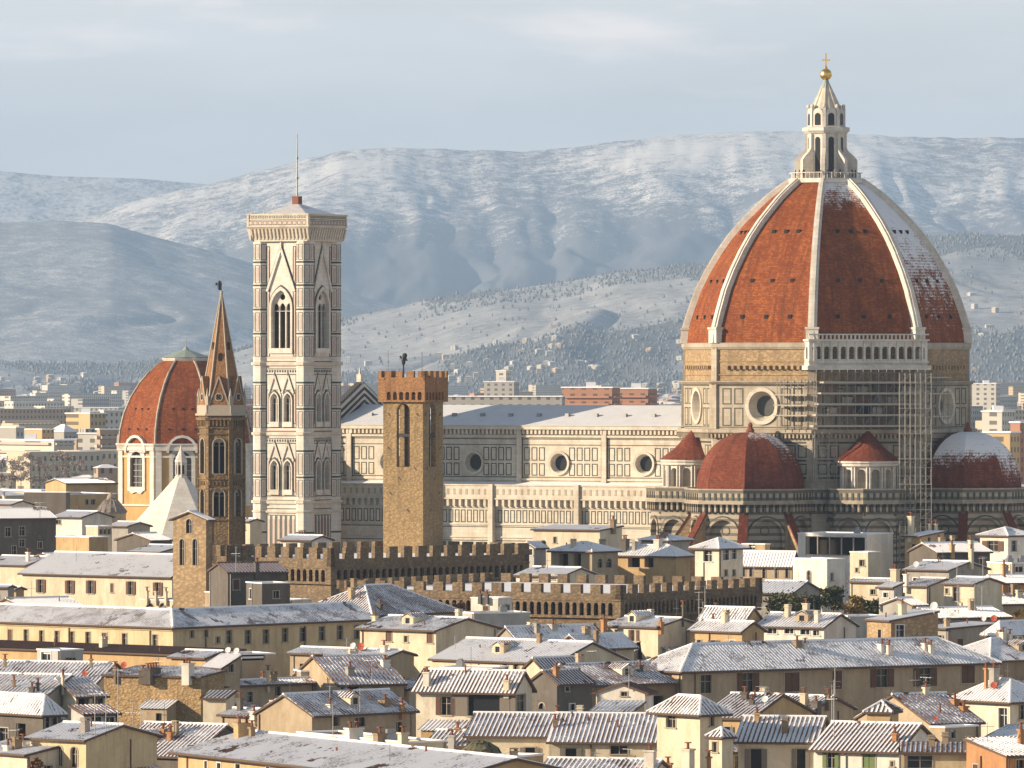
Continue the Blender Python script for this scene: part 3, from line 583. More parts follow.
def exedra(a):
    c = (26.0*math.sin(R_(a)), -26.0*math.cos(R_(a))); mb, md = MB(), MB(); n = 20; Rr = 5.3; wn = []
    for k in range(-5, 6):
        f = OF(c, a+k*30, Rr*math.cos(R_(15))); hw = Rr*math.sin(R_(15))
        mb.wall(f, rect(-hw, hw, 30.5, 38.0), [arch(0, 33.3, .82, 36.0)], .9); wn.append(f)
        for s in (-.18, .18):
            g = OF(c, a+15+k*30, Rr); mb.tube(g.p(s*1.6, 33.2, .2), g.p(s*1.6, 37.2, .2), .2, n=6)
        mb.fbox(f, -hw-.1, hw+.1, 33.0, 33.3, 0, .35)
    mb.lathe([(Rr, 37.2), (Rr+.55, 37.4), (Rr+.55, 37.8), (Rr+.8, 38.0), (Rr+.8, 38.4), (Rr, 38.5)], c, 24, cap=False)
    e = mb.build('exedra', M_WHITE, cath); mb = MB()
    Rb = 8.0
    for k in range(-2, 3):
        f = OF(c, a+k*45, Rb*C8); hw = Rb*S8
        mb.wall(f, rect(-hw, hw, 0, 31), [arch(0, 13, 2.15, 25.2)], .8); bk = Fr(f.p(0, 0, -.8), f.u, f.n); mb.wall(bk, arch(0, 13, 2.15, 25.2))
        archband(mb, f, arch(0, 13, 2.6, 25.2), arch(0, 13, 2.1, 25.2), 0, .22); archband(md, f, arch(0, 13, 2.8, 25.2), arch(0, 13, 2.62, 25.2), 0, .08)
        for v in (28.3, 27.2, 26.2, 25.2, 24.2, 23.2, 22.1, 20.8, 19.6, 18.4, 17.2):
            for (u0, u1) in ((-hw, -2.7), (2.7, hw)): md.fbox(f, u0+.03, u1-.03, v, v+.3, 0, .05)
    gallery_ring(c, Rb, 8, a+22.5, mb, md)
    mb.build('base', M_TRIB, e); md.build('dark_banding', M_GREEN, e)
    mb = MB()
    for f in wn: mb.prism(f, arch(0, 33.3, .84, 36.0), -.95, -.85)
    mb.build('niche', M_DRUM, e)
    mb = MB(); mb.lathe([(Rr+.9, 38.35), (Rr*.62, 40.6), (Rr*.28, 42.6), (.25, 43.9)], c, 24, sn=lambda i, z: -.5, cap=False); mb.build('cone_roof', M_DOME2, e, snow=True)
exedra(45); exedra(-45)
# low link walls with the gallery between tribunes and exedrae
mb, md = MB(), MB(); gallery_ring((0, 0), RD+.6, 8, 22.5, mb, md); lk = mb.build('link_gallery', M_TRIB, cath); md.build('parapet_lattice', M_GREEN, lk)

# ------------------------------------------------------------------ scaffolding on the drum
scf = empty('scaffolding', (DC.x, DC.y, 0), CROT, 'grey tube scaffolding with board decks wrapped round the cathedral drum', 'scaffolding')
fr = AF(45, AD); tb = MB()
class Decks:
    def fbox(s, *a): m = MB(); m.fbox(*a); m.build('board_deck', M_PLANK, scf)
pk = Decks()
def tube_grid(f, u0, u1, v0, v1, w0, w1, du, dv, brace=True, rt=.065):
    us = np.arange(u0, u1+.01, du); vs = np.arange(v0, v1+.01, dv)
    for wv in (w0, w1):
        for u in us: tb.tube(f.p(u, v0-.5, wv), f.p(u, v1+.6, wv), rt, n=4)
        for v in vs: tb.tube(f.p(u0-.3, v, wv), f.p(u1+.3, v, wv), .06, n=4)
    for u in us:
        for v in vs: tb.tube(f.p(u, v, w0), f.p(u, v, w1), .06, n=4)
    if brace:
        for i, u in enumerate(us[:-1]):
            for j, v in enumerate(vs[:-1]):
                if (i+j) % 3 == 0: tb.tube(f.p(u, v, w1), f.p(us[i+1], vs[j+1], w1), .055, n=4)
tube_grid(fr, -10.6, 10.4, 44.6, 54.6, 1.9, 3.4, 1.5, 2.0, True, .08)
for u0 in (-10.6, 6.6): tube_grid(fr, u0, u0+4.2, 34.6, 43.2, 1.0, 2.4, 1.4, 2.0, True, .07)
for i, v in enumerate((44.6, 46.6, 48.6, 50.6, 52.6)): pk.fbox(fr, -11.2+i*.5, 10.5-i*.4, v, v+.35, .9, 3.5)
fs = AF(0, AD); tube_grid(fs, 4.3, 10.2, 44.6, 53.0, .9, 2.2, 1.45, 2.0, False)
for v in (46.6, 48.5, 50.4): pk.fbox(fs, 3.6, 10.6, v, v+.2, .8, 2.4)
fe = AF(90, AD); tube_grid(fe, -10, -4, 44.6, 54, 1.2, 2.6, 2.0, 2.0, False)
for v in (46.4, 50.6, 53.6): pk.fbox(fe, -10.4, -3.0, v, v+.2, 1.1, 2.7)
for q in range(6): pk.fbox(fr, -8+q*2.9, -6.2+q*2.9, 47.0+(q % 3)*1.9, 48.2+(q % 3)*1.9, 1.75, 1.85)
mb = MB()
for (u0, u1, v0, v1) in ((-4.5, 0.5, 49.0, 50.4), (-7.5, -3.0, 47.0, 48.4), (1.0, 5.0, 51.0, 52.4), (2.5, 7.0, 47.2, 48.5), (-9.5, -6.0, 51.0, 52.2), (-2, 3, 44.9, 46.2)): mb.fbox(fr, u0, u1, v0, v1, 1.3, 1.4)
mb.build('timber_hoarding', plain('weathered_boards', (0.26, 0.17, 0.11), .85, var=.5), scf)
tw = Fr((33.3*math.sin(R_(57.3)), -33.3*math.cos(R_(57.3)), 0), (math.cos(R_(30.5)), math.sin(R_(30.5)), 0), (math.sin(R_(30.5)), -math.cos(R_(30.5)), 0))
for wv in (0, 2.2):
    for u in (-2.9, -1.9, -.95, 0, .95, 1.9, 2.9): tb.tube(tw.p(u, 0, wv), tw.p(u, 54.5, wv), .055, n=4)
    for v in np.arange(1.5, 54.5, 1.55): tb.tube(tw.p(-3.1, v, wv), tw.p(3.1, v, wv), .05, n=4)
for v in np.arange(1.5, 54.5, 1.55):
    for u in (-2.9, 0, 2.9): tb.tube(tw.p(u, v, 0), tw.p(u, v, 2.2), .06, n=4)
    if int(v/1.55) % 2: tb.tube(tw.p(-2.9, v, 2.2), tw.p(-.95, v+1.55, 2.2), .05, n=4); tb.tube(tw.p(.95, v, 2.2), tw.p(2.9, v+1.55, 2.2), .05, n=4)
    if int(v/1.55) % 3 == 0: pk.fbox(tw, -2.9, 2.9, v, v+.12, .1, 2.1)
tb.build('scaffold_tube', M_POLE, scf)

# ------------------------------------------------------------------ campanile
camp = empty('bell_tower', (DC.x, DC.y, 0), CROT, 'tall square marble bell tower with white and pink inlay beside the nave', 'bell tower')
cc = (-96.7, -33.0); CH_ = 5.6
lc = MB(); gr_ = MB(); pk_ = MB(); cz = MB()
SPEC = [(70.8, 59.2, [(0, 2.15)], 66.9), (51.0, 45.2, [(-1.5, .85), (1.5, .85)], 49.3), (38.1, 32.3, [(-1.5, .85), (1.5, .85)], 36.5)]
wins = []
for a in (0, 90, 180, 270):
    f = OF(cc, a, CH_); hol = []
    for top, bot, ws, spr in SPEC:
        for u, hw in ws: h = arch(u, bot, hw, spr, True); hol.append(h); wins.append((f, u, hw, bot, spr, h))
    lc.wall(f, rect(-CH_, CH_, 0, 79.6), hol, 1.1)
    # gablets, frames
    for (u, hw, v0, v1) in ((0, 3.1, 70.0, 78.2),): 
        for s in (-1, 1): lc.bar(f, (u+s*hw, v0), (u, v1), .45, 0, .35); gr_.bar(f, (u+s*(hw+.42), v0), (u, v1+.8), .2, 0, .12)
        lc.fbox(f, -.15, .15, 78, 79.4, 0, .35)
    for zb in (52.2, 39.3):
        for c_ in (-1.5, 1.5):
            for s in (-1, 1): lc.bar(f, (c_+s*1.3, zb-1.6), (c_, zb+1.9), .3, 0, .25); gr_.bar(f, (c_+s*1.5, zb-1.6), (c_, zb+2.35), .14, 0, .08)
    for (u, hw, bot, spr) in [(0, 2.15, 59.2, 66.9)]+[(c_, .85, b_, s_) for c_ in (-1.5, 1.5) for b_, s_ in ((45.2, 49.3), (32.3, 36.5))]:
        t = .45 if hw > 2 else .22
        archband(lc, f, arch(u, bot, hw+t, spr, True), arch(u, bot, hw, spr, True), 0, .3); archband(gr_, f, arch(u, bot, hw+t+.22, spr, True), arch(u, bot, hw+t+.02, spr, True), 0, .1)
        lc.fbox(f, u-hw-t, u+hw+t, bot-1.0, bot, 0, .35)
    for z0, z1 in ((57.6, 70.4), (71.2, 78.6)):
        for s in (-1, 1):
            gr_.frame(f, *sorted((s*2.6, s*3.3)), z0, z1, .13, .06); pk_.fbox(f, *sorted((s*2.8, s*3.1)), z0+.8, z1-.8, 0, .05)
    for z0, z1 in ((44.0, 54.3), (31.0, 41.2)):
        gr_.frame(f, -3.4, 3.4, z0, z1, .16, .06)
        for s in (-1, 1): pk_.fbox(f, *sorted((s*2.85, s*3.15)), z0+1.2, z1-3.4, 0, .05); gr_.frame(f, *sorted((s*2.7, s*3.3)), z0+.8, z1-3.0, .11, .06)
        gr_.fbox(f, -.06, .06, z0, z1-3.5, 0, .06); gr_.fbox(f, -3.4, 3.4, z1-3.1, z1-2.98, 0, .05)
    for q in range(6): gr_.frame(f, -3.3+q*1.1, -2.35+q*1.1, 20.5, 27.5, .13, .06); pk_.fbox(f, -3.05+q*1.1, -2.6+q*1.1, 21.3, 26.7, 0, .04)
    for v in (56.6, 43.3, 30.2, 55.2, 42.0, 28.6): gr_.fbox(f, -4.6, 4.6, v, v+.14, 0, .07)
    for v in (57.0, 55.4, 43.0, 29.6): pk_.fbox(f, -4.6, 4.6, v+.25, v+.65, 0, .06)
    for q in range(16): gr_.fbox(f, -4.5+q*.58, -4.2+q*.58, 54.6, 55.05, 0, .06); gr_.fbox(f, -4.5+q*.58, -4.2+q*.58, 41.4, 41.85, 0, .06)
    # corner buttresses
    g = OF(cc, a+45, 0); c2 = (g.o.x+g.n.x*6.86, g.o.y+g.n.y*6.86)
    lc.lathe([(1.72, 0), (1.72, 79.6)], c2, 8, 22.5)
    for v in (5, 10, 15, 20, 24, 28, 34.5, 39.5, 47.5, 52.5, 61.8, 66.4, 71.0, 75.4): gr_.lathe([(1.76, v), (1.79, v+.05), (1.79, v+.28), (1.76, v+.33)], c2, 8, 22.5, cap=False)
    for k in range(8):
        ff2 = OF(c2, k*45, 1.72*C8)
        for (v0, v1) in ((30.9, 34.2), (35.2, 39.2), (44, 47.2), (48.2, 52.2), (57.6, 61.4), (62.4, 66.0), (67, 70.6), (71.6, 75.0), (76, 79)):
            gr_.frame(ff2, -.5, .5, v0, v1, .1, .05); pk_.fbox(ff2, -.22, .22, v0+.4, v1-.4, 0, .035)
for z, w_, h in ((55.9, 1.95, .6), (42.6, 1.9, .55), (29.6, 1.95, .6), (27.9, 1.8, .35)):
    s = CH_+.35
    cz.box(cc[0]-s, cc[0]+s, cc[1]-s, cc[1]+s, z, z+h)
    for sx in (-1, 1):
        for sy in (-1, 1): cz.lathe([(1.7, z), (w_+.15, z+.1), (w_+.15, z+h), (1.7, z+h+.12)], (cc[0]+sx*4.85, cc[1]+sy*4.85), 8, 22.5)
# corbel table and parapet
def sq(s, z): return [V(cc[0]-s, cc[1]-s, z), V(cc[0]+s, cc[1]-s, z), V(cc[0]+s, cc[1]+s, z), V(cc[0]-s, cc[1]+s, z)]
cz.hexa(sq(6.6, 81.9)+sq(7.0, 82.3)); cz.hexa(sq(7.0, 82.3)+sq(7.0, 82.5)); cz.hexa(sq(6.3, 79.5)+sq(6.3, 82.0))
for a in (0, 90, 180, 270):
    f = OF(cc, a, 6.35)
    for q in range(16): u = -6.35+.3+q*.84; cz.hexa([f.p(u-.2, 79.6, -.2), f.p(u-.2, 79.9, .1), f.p(u+.2, 79.9, .1), f.p(u+.2, 79.6, -.2), f.p(u-.2, 81.9, -.2), f.p(u-.2, 81.9, .65), f.p(u+.2, 81.9, .65), f.p(u+.2, 81.9, -.2)])
    g = OF(cc, a, 6.9); cz.fbox(g, -7.0, 7.0, 82.5, 84.5, -.45, 0); cz.fbox(g, -7.1, 7.1, 84.5, 84.75, -.6, .12)
    for q in range(17): gr_.frame(g, -6.8+q*.8, -6.25+q*.8, 83.9, 84.35, .1, .04)
    gr_.fbox(g, -6.95, 6.95, 83.55, 83.65, 0, .05); pk_.fbox(g, -6.95, 6.95, 82.75, 83.3, 0, .04)
    for q in range(12): gr_.frame(g, -6.6+q*1.1, -5.7+q*1.1, 82.65, 83.4, .08, .06)
sh = lc.build('shaft', M_WHITE, camp); gr_.build('green_inlay', M_GREEN, sh); pk_.build('pink_inlay', M_PINK, sh); cz.build('cornice', M_MAR, camp)
for (f, u, hw, bot, spr, h) in wins:
    mb = MB(); n = 2 if hw > 2 else 1
    for q in range(n):
        x = u+(q-(n-1)/2)*(1.42); mb.fbox(f, x-.11, x+.11, bot, spr+.3, -.75, -.45)
    hh = [arch(u+(q-n/2)*(2*hw/(n+1)), spr-.6, hw/(n+1)-.14, spr, True, 5) for q in range(n+1)]
    top = arch(u, spr-.7, hw+.05, spr, True)
    mb.wall(Fr(f.p(0, 0, -.45), f.u, f.n), top, [circ(u, spr+hw*.95, hw*.28, 10)]+[[(x, y) for x, y in q] for q in hh], .3)
    o = mb.build('window', M_WHITE, camp); pane(f, h, -1.05, 'pane', M_DARK, o)
mb = MB(); mb.hexa(sq(6.5, 84.0)+sq(6.5, 84.3)); mb.poly([*sq(6.5, 84.3)[:2], V(*cc, 87.0)])
s4 = sq(6.5, 84.3)
for i in range(4): mb.poly([s4[i], s4[(i+1) % 4], V(*cc, 87.0)])
mb.build('pyramid_roof', M_SNOW, camp)
mb = MB(); mb.box(cc[0]-.7, cc[0]+.7, cc[1]-.7, cc[1]+.7, 86.3, 88.2); mb.build('roof_block', M_TERRA, camp)
mb = MB(); mb.tube((*cc, 88), (*cc, 100.2), .17, .08); mb.tube((*cc, 91.5), (*cc, 91.9), .3); mb.tube((*cc, 95.3), (*cc, 95.7), .25); mb.build('mast', M_METAL, camp)

# ------------------------------------------------------------------ fortress palace, spired tower, domed chapel, baptistery
def hitline(px, C, d):      # distance along d from C (plan) to the vertical plane through picture column px
    k = (px-512)/F; return (k*C.y-C.x)/(d.x-k*d.y)
def axes(a): a = R_(a); return V(-math.sin(a), math.cos(a), 0), V(math.cos(a), math.sin(a), 0)
def merlons(mat, root, fr, L, z0, z1, mw, gap, th, start=0.0):
    u = start
    while u+mw <= L+.01: mb = MB(); mb.fbox(fr, u, u+mw, z0, z1, -th, 0); mb.build('merlon', mat, root); u += mw+gap
def fortress(name, label, px, py, D, a, xl, xr, mw, gap, mh, zc, arches, mat):
    C = at(px, py, D); top = C.z; C = V(C.x, C.y, 0); uL, uR = axes(a); L, R = hitline(xl, C, uL), hitline(xr, C, uR)
    root = empty(name, C, 0, label, 'palace'); fl = Fr((0, 0, 0), uL, -uR); fr = Fr((0, 0, 0), uR, -uL)
    bl = Fr(uL*L, uR, uL); br = Fr(uR*R, uL, uR); mb, mr, dk = MB(), MB(), MB(); zr = top-mh; o = .6
    for f, W in ((fl, L), (fr, R), (bl, R), (br, L)):
        mb.wall(f, rect(0, W, 0, zc+.3)); hs = []
        u = .5
        while u+arches < W: hs.append(arch(u+arches*.5, zc-2.0, arches*.30, zc-.5)); u += arches
        mb.fbox(f, -o, W+o, zc, zr, -.35, o)
        g = Fr(f.p(0, 0, o), f.u, f.n); mb.wall(g, rect(-o, W+o, zc-2.4, zc), [[(x, max(y, zc-2.35)) for x, y in h] for h in hs], .55)
        for h in hs: dk.prism(f, [(x, max(y, zc-2.3)) for x, y in h], .02, .05)  # dark plates put the shade of the arches onto the wall behind
        merlons(mat, root, g, W+2*o, zr, top, mw, gap, .8, -o)
        mb.fbox(f, -o-.05, W+o+.05, zc+.1, zc+.35, 0, o+.1)
    b = mb.build('wall', mat, root); dk.build('arch_shade', M_DARK, b)
    z = zr-.35; mid = (L*.5); s = [V(0, 0, z), uR*R+V(0, 0, z), uR*R+uL*L+V(0, 0, z), uL*L+V(0, 0, z)]
    mr.hexa(s+[q+V(0, 0, .3) for q in s]); mr.build('snowy_roof', M_SNOW, root); return root, C, uL, uR, L, R, top
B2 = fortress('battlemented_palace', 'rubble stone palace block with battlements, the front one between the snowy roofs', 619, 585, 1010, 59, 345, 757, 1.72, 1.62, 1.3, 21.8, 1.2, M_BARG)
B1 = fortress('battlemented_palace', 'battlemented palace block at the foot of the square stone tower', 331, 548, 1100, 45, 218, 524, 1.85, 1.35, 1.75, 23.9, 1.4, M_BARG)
def square_tower():
    C = at(423, 371, 1135); top = C.z; uL, uR = axes(64); C = V(C.x, C.y, 0); w = 7.25
    root = empty('stone_tower', C, 0, 'square ochre stone tower with brick battlements and tall arched belfry openings', 'tower')
    mb, tp, dk = MB(), MB(), MB(); z = lambda y: CH-(y-YH)*1135/F
    for f, u0, hw in ((Fr((0, 0, 0), uL, -uR), 3.6, 1.2), (Fr((0, 0, 0), uR, -uL), 3.4, 1.2), (Fr(uL*w, uR, uL), 3.6, 2.3), (Fr(uR*w, uL, uR), 3.6, 2.3)):  # unseen back openings made wider to let sun into the hollow belfry
        mb.wall(f, rect(0, w, 0, z(394)), [arch(u0, z(467), hw, z(411))], .9)
        mb.wall(Fr(f.p(0, 0, -.9), f.u, f.n), rect(.9, w-.9, 25, z(394)), [arch(u0, z(467), hw, z(411))], 0)
        dk.fbox(f, u0-hw-.1, u0+hw+.1, z(437), z(434), -.7, -.2)
        dk.fbox(f, u0-.07, u0+.07, z(467), z(405), -.6, -.45)
        for q, (u, v) in enumerate(((.7, z(416)), (5.9, z(416)), (1.2, z(470)), (5.6, z(495)), (2.5, z(512)), (5.9, z(450)), (4.0, z(480)))): dk.bar(f, (u, v), (u+.5, v+.45), .12, 0, .06)
        g = Fr(f.p(0, 0, .62), f.u, f.n); h = [arch(-.35+.66+q*1.12-.0, z(400), .36, z(394)) for q in range(6)]
        tp.wall(g, rect(-.62, w+.62, z(402), z(377.5)), h, .7); tp.fbox(f, -.6, w+.6, z(392), z(391), -.5, .6); tp.fbox(f, -.7, w+.7, z(380), z(378), -.5, .5)
        merlons(M_BRICK, root, g, w+1.24, z(377.5), top, 1.2, .83, .6, -.62)
    b = mb.build('shaft', M_TOWER, root); tp.build('machicolation', M_BRICK, root); dk.build('iron_tie', M_IRON, b)
    mb = MB(); c = (uL+uR)*w/2; mb.hexa([V(0, 0, z(386)), uR*w+V(0, 0, z(386)), (uL+uR)*w+V(0, 0, z(386)), uL*w+V(0, 0, z(386)), V(0, 0, z(384)), uR*w+V(0, 0, z(384)), (uL+uR)*w+V(0, 0, z(384)), uL*w+V(0, 0, z(384))]); mb.build('terrace', M_SNOW, root)
    p = at(403.5, 366, 1138)-C
    mb = MB(); mb.tube((p.x, p.y, z(384)), (p.x, p.y, z(364)), .13); mb.ball((p.x, p.y, z(362.5)), .32, 6, 1.3); mb.tube((p.x-.1, p.y, z(362)), (p.x+.15, p.y, z(357)), .36, .45, 7); mb.ball((p.x+.2, p.y, z(355.5)), .42, 7); mb.tube((p.x-.2, p.y, z(359)), (p.x-.6, p.y, z(356)), .16); mb.tube((p.x+.2, p.y, z(359)), (p.x+.65, p.y, z(360.5)), .13); mb.build('weathervane', M_IRON, root)
    for px, h in ((388, 350), (422, 352), (438, 362)):
        p = at(px, 372, 1137)-C; mb = MB(); mb.tube((p.x, p.y+1.5, z(384)), (p.x, p.y+1.5, z(h)), .045); mb.build('rod', M_METAL, root)
square_tower()
def spired_tower():
    D = 1190.0; s = D/F; c = at(221.5, YH, D); z = lambda y: CH-(y-YH)*s; Rr = 23.2*s; PH = 25.0
    root = empty('spired_bell_tower', (c.x, c.y, 0), 0, 'slender six-sided brown bell tower with a pointed brick spire and gables', 'bell tower')
    sh, tr, gl_, sp, dk = MB(), MB(), MB(), MB(), MB(); ap = Rr*math.cos(R_(30)); hw = Rr*.5; wn = []
    for k in range(6):
        f = AF(PH+30+60*k, ap); up = arch(0, z(474), .95, z(444)); lo = arch(0, z(516), .9, z(494))
        sh.wall(f, rect(-hw, hw, 0, z(414)), [up, lo], .9); wn += [(f, up, z(444), z(474)), (f, lo, z(494), z(516))]
        for h, m in ((up, .25), (lo, .22)): archband(tr, f, [(x*1.22, y+.1 if y > z(480) else y) for x, y in h], h, 0, .16)
        for y in (478, 488, 519, 433, 427): sh.fbox(f, -hw, hw, z(y+1.2), z(y), 0, .22)
        for q in range(6): u = -hw+.35+q*(2*hw-.7)/5; sh.fbox(f, u-.13, u+.13, z(426), z(420), 0, .32); sh.fbox(f, u-.13, u+.13, z(485), z(481), 0, .25)
        sh.fbox(f, -hw-.12, hw+.12, z(420), z(417.5), 0, .42)
        tr.fbox(f, -hw-.2, hw+.2, z(414), z(405), -.6, .2); tr.fbox(f, -hw-.25, hw+.25, z(415.5), z(413.5), -.6, .5)
        tri = [(-hw*.86, z(405)), (hw*.86, z(405)), (0, z(376))]
        g = Fr(f.p(0, 0, .1), f.u, f.n)
        gl_.prism(g, tri, -3.0, 0)
        for s_ in (-1, 1): tr.bar(g, (s_*hw*.86, z(405)), (0, z(376)), .22, 0, .1)
        ring(tr, g, 0, z(397), .72, .55, 0, .1, None, 14); dk.prism(g, circ(0, z(397), .56, 14), .005, .04)
        for q in range(4): dkx = math.cos(q*math.pi/2)*.26; dky = math.sin(q*math.pi/2)*.26; tr.prism(g, circ(dkx*1.45, z(397)+dky*1.45, .09, 6), .03, .07)
    for k in range(6):
        g = AF(PH+60*k, Rr); sh.fbox(g, -.32, .32, 0, z(418), -.4, .12); tr.fbox(g, -.3, .3, z(405), z(396), -.5, .25); tr.tube(g.p(0, z(396), 0), g.p(0, z(388), 0), .28, .03, 5)
    body = sh.build('shaft', M_BADIA, root); tr.build('stone_trim', M_TRIM, body)
    gb = gl_.build('gable', M_BRICK, root); dk.build('quatrefoil', M_DARK, gb)
    RS = Rr*.90; sp.lathe([(RS, z(405)), (.10, z(294))], n=6, ph=PH); so_ = sp.build('spire', M_BRICK, root)
    mb = MB(); t0, t1 = z(405), z(294)
    for k in range(6):
        g = AF(PH+60*k, 0); mb.tube(g.p(0, t0, RS+.02), g.p(0, t1, .12), .2, .09, 5)
    mb.build('spire_rib', M_TRIM, so_); mb = MB()
    for k in range(6):
        f = AF(PH+30+60*k, 0); apz = lambda y: RS*C8*.937*(y-294)/111.0
        yy = 346 if k % 2 == 0 else 357; wv = apz(yy)
        mb.prism(Fr(f.p(0, 0, 0), f.u, f.n), arch(0, z(yy+4), .32, z(yy-2)), wv-.5, wv+.15)
    mb.build('spire_opening', M_DARK, so_)
    mb = MB(); mb.ball((0, 0, z(293)), .3, 6, 1.4); mb.tube((0, 0, z(294)), (0, 0, z(277)), .06); mb.build('finial', M_TRIM, root)
    mb = MB(); mb.tube((-.35, 0, z(290)), (-.35, 0, z(283)), .28, .42, 7); mb.ball((-.35, 0, z(282)), .26, 6); mb.prism(Fr((-.35, 0, 0), (1, 0, 0), (0, -1, 0)), [(-.75, z(285)), (.1, z(286)), (.1, z(283.5)), (-.6, z(282.5))], -.08, .08); mb.build('weathervane', M_IRON, root)
    for f, h, spr, bot in wn:
        mb = MB(); mb.tube(f.p(0, bot, -.45), f.p(0, spr, -.45), .13, n=6)
        mb.wall(Fr(f.p(0, 0, -.4), f.u, f.n), arch(0, spr-.3, .98, spr), [arch(s_*.45, spr-.25, .36, spr+.0, False, 5) for s_ in (-1, 1)], .2)
        o = mb.build('window', M_TRIM, root); pane(f, h, -.85, 'pane', M_DARK, o)
spired_tower()
M_OCH = plaster((0.50, 0.32, 0.13))
def chapel():
    D = 1620.0; s = D/F; c = at(186, YH, D); z = lambda y: CH-(y-YH)*s; Rr = 70.5*s; PH = 22.0
    root = empty('domed_chapel', (c.x, c.y, 0), 0, 'ochre chapel with a smooth red tiled dome, left of the bell towers', 'chapel')
    mb, tr, wn = MB(), MB(), []; ap = Rr*C8; hw = Rr*S8
    for k in range(8):
        f = AF(PH+22.5+45*k, ap); h = arch(0, z(486), 2.1, z(460)); mb.wall(f, rect(-hw, hw, 0, z(444)), [h], .8); wn.append((f, h))
        archband(tr, f, [(x*1.42, y+.9 if y > z(480) else y-.9) for x, y in h], h, 0, .35)
        tr.fbox(f, -hw, hw, z(450), z(446.5), 0, .6); tr.fbox(f, -hw, hw, z(457), z(455), 0, .3); tr.fbox(f, -hw, hw, z(505), z(503.4), 0, .4)
        tr.prism(f, [(-3.1, z(488)), (3.1, z(488)), (1.5, z(493)), (0, z(491)), (-1.5, z(493))], 0, .4)
        archband(tr, f, arch(0, z(452), 3.6, z(450)), arch(0, z(452), 3.0, z(450)), 0, .8)
        for s_ in (-1, 1): tr.fbox(f, *sorted((s_*(hw-1.5), s_*(hw-.15))), z(503), z(446), 0, .35)
    for y0, y1, dr in ((447, 443, .9),): tr.lathe([(Rr-.5, z(y0)), (Rr+.4, z(y0)), (Rr+dr, z(y1+1)), (Rr+dr, z(y1)), (Rr-.8, z(y1))], n=8, ph=PH, cap=False)
    b = mb.build('drum', M_OCH, root); tr.build('white_trim', M_WHITE, b)
    for f, h in wn: mb = MB(); [mb.fbox(f, -2.1, 2.1, z(y), z(y)+.12, -.5, -.35) for y in (464, 470, 476, 482)]; [mb.fbox(f, u-.06, u+.06, z(486), z(454), -.5, -.35) for u in (-.7, .7)]; o = mb.build('window', M_METAL, root); pane(f, h, -.55, 'pane', M_BIGGLASS, o)
    pr = [(Rr*1.0, z(444)), (Rr*.985, z(430)), (Rr*.93, z(414)), (Rr*.83, z(398)), (Rr*.70, z(384)), (Rr*.55, z(372)), (Rr*.42, z(364)), (Rr*.33, z(360))]
    mb = MB(); mb.lathe(pr, n=8, ph=PH, cap=False, sn=lambda i, zz: {7: -.6, 0: -.5+2.2*max(0, (zz-z(444))/(z(360)-z(444))-.5), 1: .5}.get(i, .2 if i in (1, 2, 3) else -.6)); d = mb.build('dome', M_DOME, root, snow=True)
    for k in range(8):
        g = AF(PH+45*k, 0); mb = MB()
        for (r0, z0), (r1, z1) in zip(pr, pr[1:]): mb.tube(g.p(0, z0, r0), g.p(0, z1, r1), .30, .28, 5)
        mb.build('rib', M_DRUM, d)
    mb = MB(); mb.lathe([(Rr*.35, z(361)), (Rr*.37, z(358)), (Rr*.30, z(357))], n=8, ph=PH); mb.build('collar', M_WHITE, root)
    mb = MB(); mb.lathe([(Rr*.36, z(357.5)), (Rr*.22, z(354)), (Rr*.05, z(350)), (.1, z(346))], n=12); mb.tube((0, 0, z(347)), (0, 0, z(338)), .09); mb.build('copper_cap', M_COPPER, root)
    mb = MB()
    for k in range(8):
        f = AF(PH+22.5+45*k, 0)
        for (t, r, q) in ((.18, .985, 3), (.42, .90, 2.2), (.66, .72, 1.5)):
            zz = z(444)+(z(360)-z(444))*t
            for s_ in (-1, 0, 1): mb = MB(); mb.fbox(f, s_*q-.22, s_*q+.22, zz-.2, zz+.25, Rr*r*C8-.6, Rr*r*C8+.12); mb.build('roof_eye', M_DARK, d)
chapel()
def baptistery():
    D = 1425.0; s = D/F; c = at(181, YH, D); z = lambda y: CH-(y-YH)*s; Rr = 16.3
    root = empty('octagonal_baptistery', (c.x, c.y, 0), 0, 'white octagonal pyramid roof with a small lantern, below the red domed chapel', 'baptistery')
    mb = MB(); mb.lathe([(Rr-.3, 0), (Rr-.3, z(556))], n=8, ph=-16+0); mb.build('wall', M_MAR, root)
    mb = MB(); mb.lathe([(Rr, z(556)), (1.2, z(477))], n=8, ph=-16, sn=lambda i, zz: .1); r = mb.build('pyramid_roof', marble('pale_roof_slabs', (0.72, 0.68, 0.62), .35), root)
    mb = MB(); mb.lathe([(1.3, z(478)), (1.25, z(476)), (.95, z(475)), (.95, z(463)), (1.25, z(462)), (1.25, z(460.5)), (.85, z(456)), (.3, z(450)), (.08, z(445))], n=8, ph=8)
    for k in range(8): f = AF(8+45*k, 1.05); mb.tube(f.p(0, z(475)), f.p(0, z(462)), .16)
    l = mb.build('lantern', M_WHITE, root); mb = MB()
    for k in range(8): f = AF(8+22.5+45*k, .95*C8); mb.prism(f, arch(0, z(474), .22, z(466)), 0, .04)
    mb.build('opening', M_DARK, l)
baptistery()

